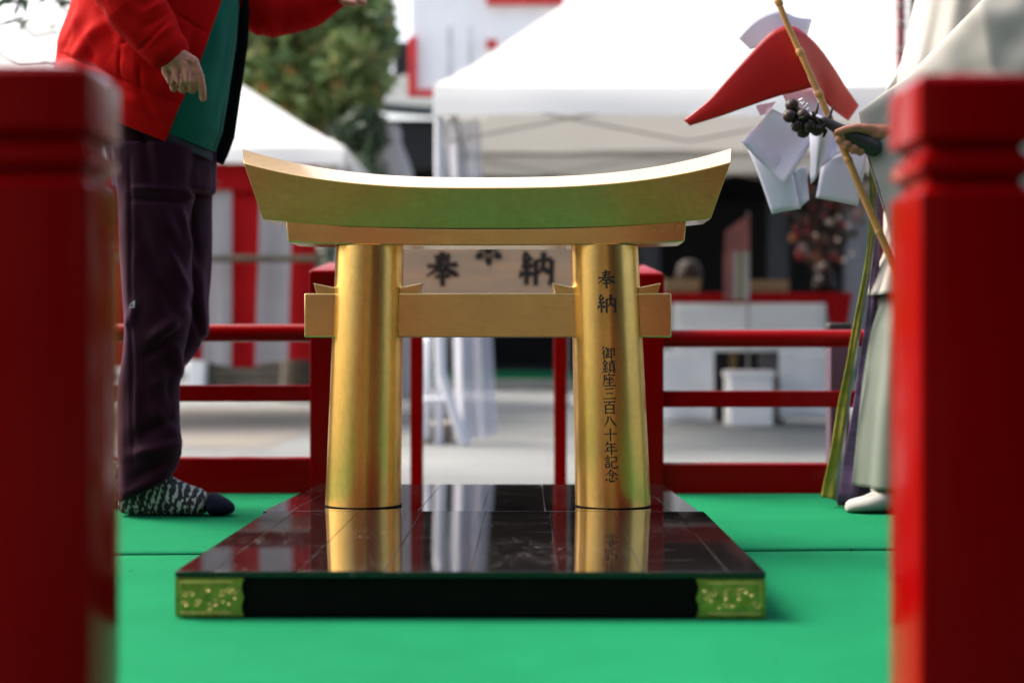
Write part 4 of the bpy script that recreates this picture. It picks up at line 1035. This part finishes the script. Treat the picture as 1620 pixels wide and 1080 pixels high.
def drape(rows_, d, ry, nf, amp, name, m, n=120, nv=40, ph=0):
    """hanging cloth round the body with vertical folds; rows: (py, left px, right px)"""
    def fn(u, v):
        f = v*(len(rows_)-1); k = min(int(f), len(rows_)-2); q = f-k
        q = q*q*(3-2*q)*.4+q*.6
        py = rows_[k][0]+(rows_[k+1][0]-rows_[k][0])*q; l = rows_[k][1]+(rows_[k+1][1]-rows_[k][1])*q; r = rows_[k][2]+(rows_[k+1][2]-rows_[k][2])*q
        th = 2*math.pi*u; fo = amp*math.sin(nf*th+ph+2*noise.noise(Vector((math.cos(th)*2, math.sin(th)*2, v*1.5))))*(.35+.65*v)
        p = at((l+r)/2+(r-l)/2*math.cos(th), py, d)
        p.x += fo*math.cos(th)*.5; p.y += (ry+fo)*math.sin(th)
        return p
    return MB().grid(fn, n, nv).build(name, m, pri, angle=0, solid=.003)
drape([(455, 1400, 1640), (520, 1381, 1655), (640, 1366, 1668), (768, 1356, 1680)], QD, .20, 9, .016, 'hakama', M['under'])
drape([(-100, 1490, 1580), (-70, 1470, 1610), (0, 1455, 1640), (60, 1442, 1650), (110, 1430, 1655), (200, 1420, 1655), (330, 1408, 1655), (400, 1398, 1660), (467, 1376, 1670)], QD+.01, .21, 11, .014, 'robe', M['robe'], nv=60, ph=1)
SL_T = [(1359, 178), (1394, 151), (1435, 123), (1495, 62), (1555, 0), (1610, -60), (1640, -95)]
SL_B = [(1400, 345), (1420, 405), (1470, 440), (1540, 450), (1610, 440), (1690, 380), (1700, 200)]
def sleeve_fn(top, bot, d, thick, seed, pull=0):
    def fn(u, v):
        f = v*(len(top)-1); k = min(int(f), len(top)-2); q = f-k
        tp = [top[k][i]+(top[k+1][i]-top[k][i])*q for i in (0, 1)]; bt = [bot[k][i]+(bot[k+1][i]-bot[k][i])*q for i in (0, 1)]
        th = 2*math.pi*u; w_ = (1-math.cos(th))/2; w_ = w_**.9
        px = tp[0]+(bt[0]-tp[0])*w_; py = tp[1]+(bt[1]-tp[1])*w_
        p = at(px, py, d-pull*min(1, max(0, (v-.25)/.4)))
        tk = thick*(.16+1.6*min(v, .25)+.75*max(0, v-.25))*(math.sin(th))
        p.y += -tk+.018*math.sin(px*.045+w_*5+seed)*w_+.012*noise.noise(Vector((px*.02, py*.02, seed)))
        return p
    return fn
MB().grid(sleeve_fn(SL_T, SL_B, AD, .062, 0, .13), 90, 60).build('sleeve', M['robe'], pri, angle=0, solid=.003)
ST2 = [(1398, 150), (1420, 112), (1442, 62), (1475, 0), (1530, -60), (1570, -90)]; SB2 = [(1412, 330), (1450, 400), (1520, 430), (1600, 420), (1680, 380), (1690, 200)]
MB().grid(sleeve_fn(ST2, SB2, QD+.14, .05, 2), 70, 40).build('sleeve', M['robe'], pri, angle=0, solid=.003)
def tabi(dc, dx):
    secs = [(1334,797,806,.008),(1338,789,808,.024),(1350,786,809,.037),(1368,782,809,.041),(1388,771,809,.040),(1408,755,809,.038),(1430,740,809,.038),(1455,738,809,.036),(1472,750,808,.03),(1480,775,804,.014)]
    rings = []
    for px, yt, yb, hw in secs:
        k = (dc*1.0)/3.6
        zt, zb_ = Z(540+(yt-540), 3.6), max(.0015, Z(yb, 3.6)); x = X(px, 3.6)+dx; n = 20; ring = []
        for j in range(n):
            a = 2*math.pi*j/n; c, s = math.cos(a), math.sin(a)
            ring.append(Vector((x, dc+hw*math.copysign(abs(c)**.85, c)*(1 if s < 0 else 1-.3*s), (zt+zb_)/2+(zt-zb_)/2*math.copysign(abs(s)**.75, s))))
        rings.append(ring)
    return MB().loft(rings).build('tabi', M['white'], pri, angle=0, sub=1)
tabi(3.58, 0); tabi(3.80, .06)

# --- bamboo wand with red cloth and white paper streamers
WD = 3.53
wand = empty('wand', at(1345, 260, WD), 'bamboo wand with a red folded cloth and white zigzag paper streamers', 'wand')
sp = [(1217, -30), (1230, 0), (1246, 40), (1264, 79), (1293, 143), (1313, 188), (1346, 262), (1371, 322), (1396, 378), (1419, 430), (1450, 500)]
m = MB(); m.tube([at(a, c, WD-.012) for a, c in sp], [.0070+.0003*k for k in range(11)], 12)
m.build('stick', M['bamboo'], wand)
m = MB()
for a, c in ((1232, 4), (1266, 83), (1296, 149), (1342, 253), (1391, 367)):
    m.tube([at(a-1, c-2, WD-.012), at(a+1, c+2, WD-.012)], .0102, 12)
m.build('node_ring', M['bamboo'], wand)
def curve(P_, t):
    f = t*(len(P_)-1); k = min(int(f), len(P_)-2); q = f-k
    g = lambda i: P_[max(0, min(len(P_)-1, i))]
    o = []
    for dm in (0, 1):
        a, b_, c, d_ = g(k-1)[dm], g(k)[dm], g(k+1)[dm], g(k+2)[dm]
        o.append(.5*(2*b_+(c-a)*q+(2*a-5*b_+4*c-d_)*q*q+(3*b_-a-3*c+d_)*q**3))
    return o
def wing(top, bot, d0, d1, belly):
    def fn(u, v):
        a = curve(top, u); c = curve(bot, u)
        p = at(a[0]+(c[0]-a[0])*v, a[1]+(c[1]-a[1])*v, WD+d0+(d1-d0)*u**1.2)
        p.y -= belly*math.sin(math.pi*min(1, v*.9+.05))*(1-u*.5)
        return p
    return MB().grid(fn, 28, 12)
wing([(1242, 41), (1222, 50), (1195, 76), (1150, 126), (1120, 160), (1082, 191)], [(1284, 139), (1255, 147), (1230, 153), (1180, 170), (1140, 184), (1091, 199)], .035, .05, .008).build('red_cloth', M['redpaper'], wand, angle=0, solid=.003)
wing([(1243, 41), (1262, 46), (1292, 72), (1320, 110), (1340, 142), (1358, 167)], [(1285, 139), (1292, 149), (1300, 156), (1316, 172), (1330, 183), (1341, 191)], .035, .17, .014).build('red_cloth', M['redpaper'], wand, angle=0, solid=.003)
def sheet(cs, d, bend=.02, tilt=0, name='paper_streamer'):
    c0, c1, c2, c3 = cs
    def fn(u, v):
        px = (c0[0]*(1-u)+c1[0]*u)*(1-v)+(c3[0]*(1-u)+c2[0]*u)*v; py = (c0[1]*(1-u)+c1[1]*u)*(1-v)+(c3[1]*(1-u)+c2[1]*u)*v
        p = at(px, py, d); p.y += bend*math.sin(math.pi*u)+tilt*v+bend*.6*math.sin(math.pi*v*1.3)
        return p
    return MB().grid(fn, 10, 10).build(name, M['paper'], wand, angle=0, solid=.0006)
def top_fn(u, v):
    a = curve([(1173, 54), (1198, 28), (1232, 17), (1262, 25), (1291, 24)], u); c = curve([(1192, 72), (1215, 70), (1240, 66), (1262, 70), (1276, 74)], u)
    p = at(a[0]+(c[0]-a[0])*v, a[1]+(c[1]-a[1])*v, WD+.075); p.y += .05*(abs(u-.5)*2)**1.6; return p
MB().grid(top_fn, 20, 8).build('paper_flap', M['paper'], wand, angle=0, solid=.0006)
sheet([(1236, 146), (1284, 139), (1312, 196), (1262, 196)], WD+.075, .006)
sheet([(1222, 172), (1302, 200), (1243, 292), (1172, 226)], WD+.085, .025)
sheet([(1182, 234), (1246, 250), (1268, 330), (1222, 338)], WD+.12, -.015)
sheet([(1254, 270), (1277, 262), (1280, 316), (1265, 330)], WD+.10, .008)
sheet([(1276, 176), (1316, 196), (1294, 276), (1284, 291)], WD+.070, -.025)
sheet([(1300, 190), (1358, 196), (1332, 238), (1298, 266)], WD+.092, .02)
sheet([(1301, 250), (1373, 234), (1358, 326), (1291, 313)], WD+.12, -.007)
sheet([(1196, 166), (1228, 160), (1215, 180), (1201, 183)], WD+.09, .006)

# --- kagura bells with five-coloured ribbons
BD = AD-.012
kb = empty('hand_bells', at(1340, 215, BD), 'cluster of dark bronze hand bells with black grip and long coloured ribbons', 'bells')
gp = [at(1296, 187, BD), at(1378, 232, BD)]
MB().tube([at(1304, 191, BD), at(1330, 206, BD), at(1380, 233, BD)], [.0100, .0160, .0235], 16).build('grip', M['black'], kb)
MB().tube([at(1258, 180, BD), at(1305, 192, BD)], .005, 10).build('shaft', M['bronze'], kb)
ga = at(1293, 197, BD); m = MB()
m.tube([at(1286, 178, BD-.02), at(1290, 190, BD-.015), at(1306, 209, BD), at(1303, 216, BD)], [.0035, .0065, .0065, .003], 8)
m.tube([at(1318, 168, BD), at(1312, 186, BD), at(1303, 200, BD-.005), at(1298, 210, BD)], [.002, .0055, .006, .003], 8)
m.tube([at(1295, 164, BD), at(1291, 178, BD), at(1285, 186, BD)], [.002, .005, .004], 8)
m.build('guard', M['bronze'], kb)
bell = MB(); bell.sphere((0, 0, 0), .0165, 16, 12)
bell.loft([[Vector((r*math.cos(a*R(18)), r*math.sin(a*R(18)), z)) for a in range(20)] for r, z in ((.0170, -.002), (.0180, 0), (.0170, .002))])
bell.tube([(-.012, -.0125, 0), (0, -.0175, 0), (.012, -.0125, 0)], .0012, 6)
bme = bell.mesh('bell'); bme.materials.append(M['bronze']); bme.polygons.foreach_set('use_smooth', [True]*len(bme.polygons))
for k, (a, c, e) in enumerate(((1253, 167, 0), (1249, 184, -.012), (1270, 183, -.015), (1262, 199, -.008), (1280, 200, -.012), (1292, 205, -.004), (1271, 208, .006), (1258, 178, .025), (1277, 190, .022), (1288, 194, .018))):
    o = bpy.data.objects.new('bell', bme); link(o, kb); o.location = at(a, c, BD+e); o.matrix_parent_inverse = Matrix.Translation(-kb.location)
    o.rotation_euler = (random.uniform(-.6,.6), random.uniform(-1,1), random.uniform(-.5,.5))
m = MB()
for a, c in ((1268, 162), (1276, 170), (1271, 166)):
    m.tube([at(a-4, c-3, BD-.01), at(a+1, c-6, BD-.012), at(a+5, c, BD-.012), at(a, c+4, BD-.01)], .0018, 6)
m.build('bell_wire', mat('bright_wire', (.5, .5, .5), .2, .9), kb)
def ribbon(L_, R_, d0, d1, m, seed, lab):
    def fn(u, v):
        l = curve(L_, v); r = curve(R_, v)
        px = l[0]+(r[0]-l[0])*u; py = l[1]+(r[1]-l[1])*u
        p = at(px, py, d0+(d1-d0)*v**.6)
        p.y += .006*math.sin(v*30+seed+u*2)*v+.004*math.sin(u*9+seed)
        p.z += .0
        return p
    o = MB().grid(fn, 6, 60).build('ribbon', m, kb, angle=0, solid=.0012); o['label'] = lab; return o
RD0, RD1 = AD+.02, 3.545
ribbon([(1379, 236), (1384, 360), (1362, 560), (1323, 796)], [(1392, 236), (1394, 370), (1384, 560), (1376, 797)], RD0+.06, RD1+.175, M['purple'], 0, 'purple ribbon')
ribbon([(1377, 236), (1378, 370), (1340, 590), (1314, 788)], [(1382, 236), (1385, 370), (1351, 590), (1325, 794)], RD0+.05, RD1+.165, M['cwhite'], 2, 'white ribbon')
ribbon([(1376, 236), (1375, 370), (1335, 590), (1299, 786)], [(1380, 236), (1380, 370), (1347, 590), (1319, 789)], RD0+.04, RD1+.155, M['yellow'], 4, 'yellow ribbon')
ribbon([(1375, 236), (1373, 370), (1350, 520), (1334, 600)], [(1379, 236), (1376, 370), (1353, 520), (1337, 600)], RD0+.07, RD1+.185, M['green_r'], 5, 'green ribbon')
ribbon([(1382, 236), (1388, 320), (1378, 560), (1324, 800)], [(1392, 236), (1398, 320), (1386, 560), (1338, 803)], RD0+.075, RD1+.19, M['red_r'], 7, 'red ribbon')

# ------------------------------------------------------------------ unseen hall behind the camera, shaped for shade and gold reflections
wh = empty('unseen_hall', (1.2, -3.5, GZ), 'unseen dark timber hall behind the viewer, added for shade and reflections', 'hall')
MB().box((-5.5, -7.2, GZ), (8.5, -7, 3.4)).build('back_wall', M['dark_wood'], wh)
MB().box((8.5, -7.2, GZ), (8.7, -1.2, 3.4)).build('side_wall', M['dark_wood'], wh)
for k in range(3):
    MB().box((-2.2, -.35-.32*(k+1), GZ), (.9, -.35-.32*k-.004, .06+.17*k)).build('step', M['step'], wh, bevel=.006)  # out of view, added as a mid-tone reflection in the gold beams
MB().box((-5.5, -7, GZ), (8.5, -1.35, .5)).build('floor', M['dark_wood'], wh)
for x in (-5.2, -3.2, -1.2, 2.2, 4.4, 6.6):
    MB().box((x-.13, -1.75, .502), (x+.13, -1.49, 3.0)).build('column', M['grey_wood'], wh, bevel=.01)
MB().add([(-6.4, .2, 2.9), (9.4, .2, 2.9), (9.4, -4, 7.4), (-6.4, -4, 7.4), (-6.4, -8.4, 2.9), (9.4, -8.4, 2.9)], [(0, 1, 2, 3), (3, 2, 5, 4)]).build('roof', M['hall_roof'], wh, smooth=False, solid=.14)  # steep unseen roof, raised to hold back sky light
MB().box((-5.5, -1.8, 2.82), (8.5, -1.4, 3.1)).build('eaves_beam', M['dark_wood'], wh)
for k in range(3):
    MB().box((-2.96+1.31*k, -1.66, .51), (-1.70+1.31*k, -1.62, 2.4)).build('reflected_screen', M['screen'], wh)  # pale panel out of view, added to brighten the lower lintel's reflection
    m = MB()
    for j in range(5):
        x = -2.96+1.31*k+.04+j*.295; m.box((x, -1.615, .53), (x+.025, -1.60, 2.38))
    m.build('screen_lattice', M['grey_wood'], wh)

wh.location.y -= 1.0
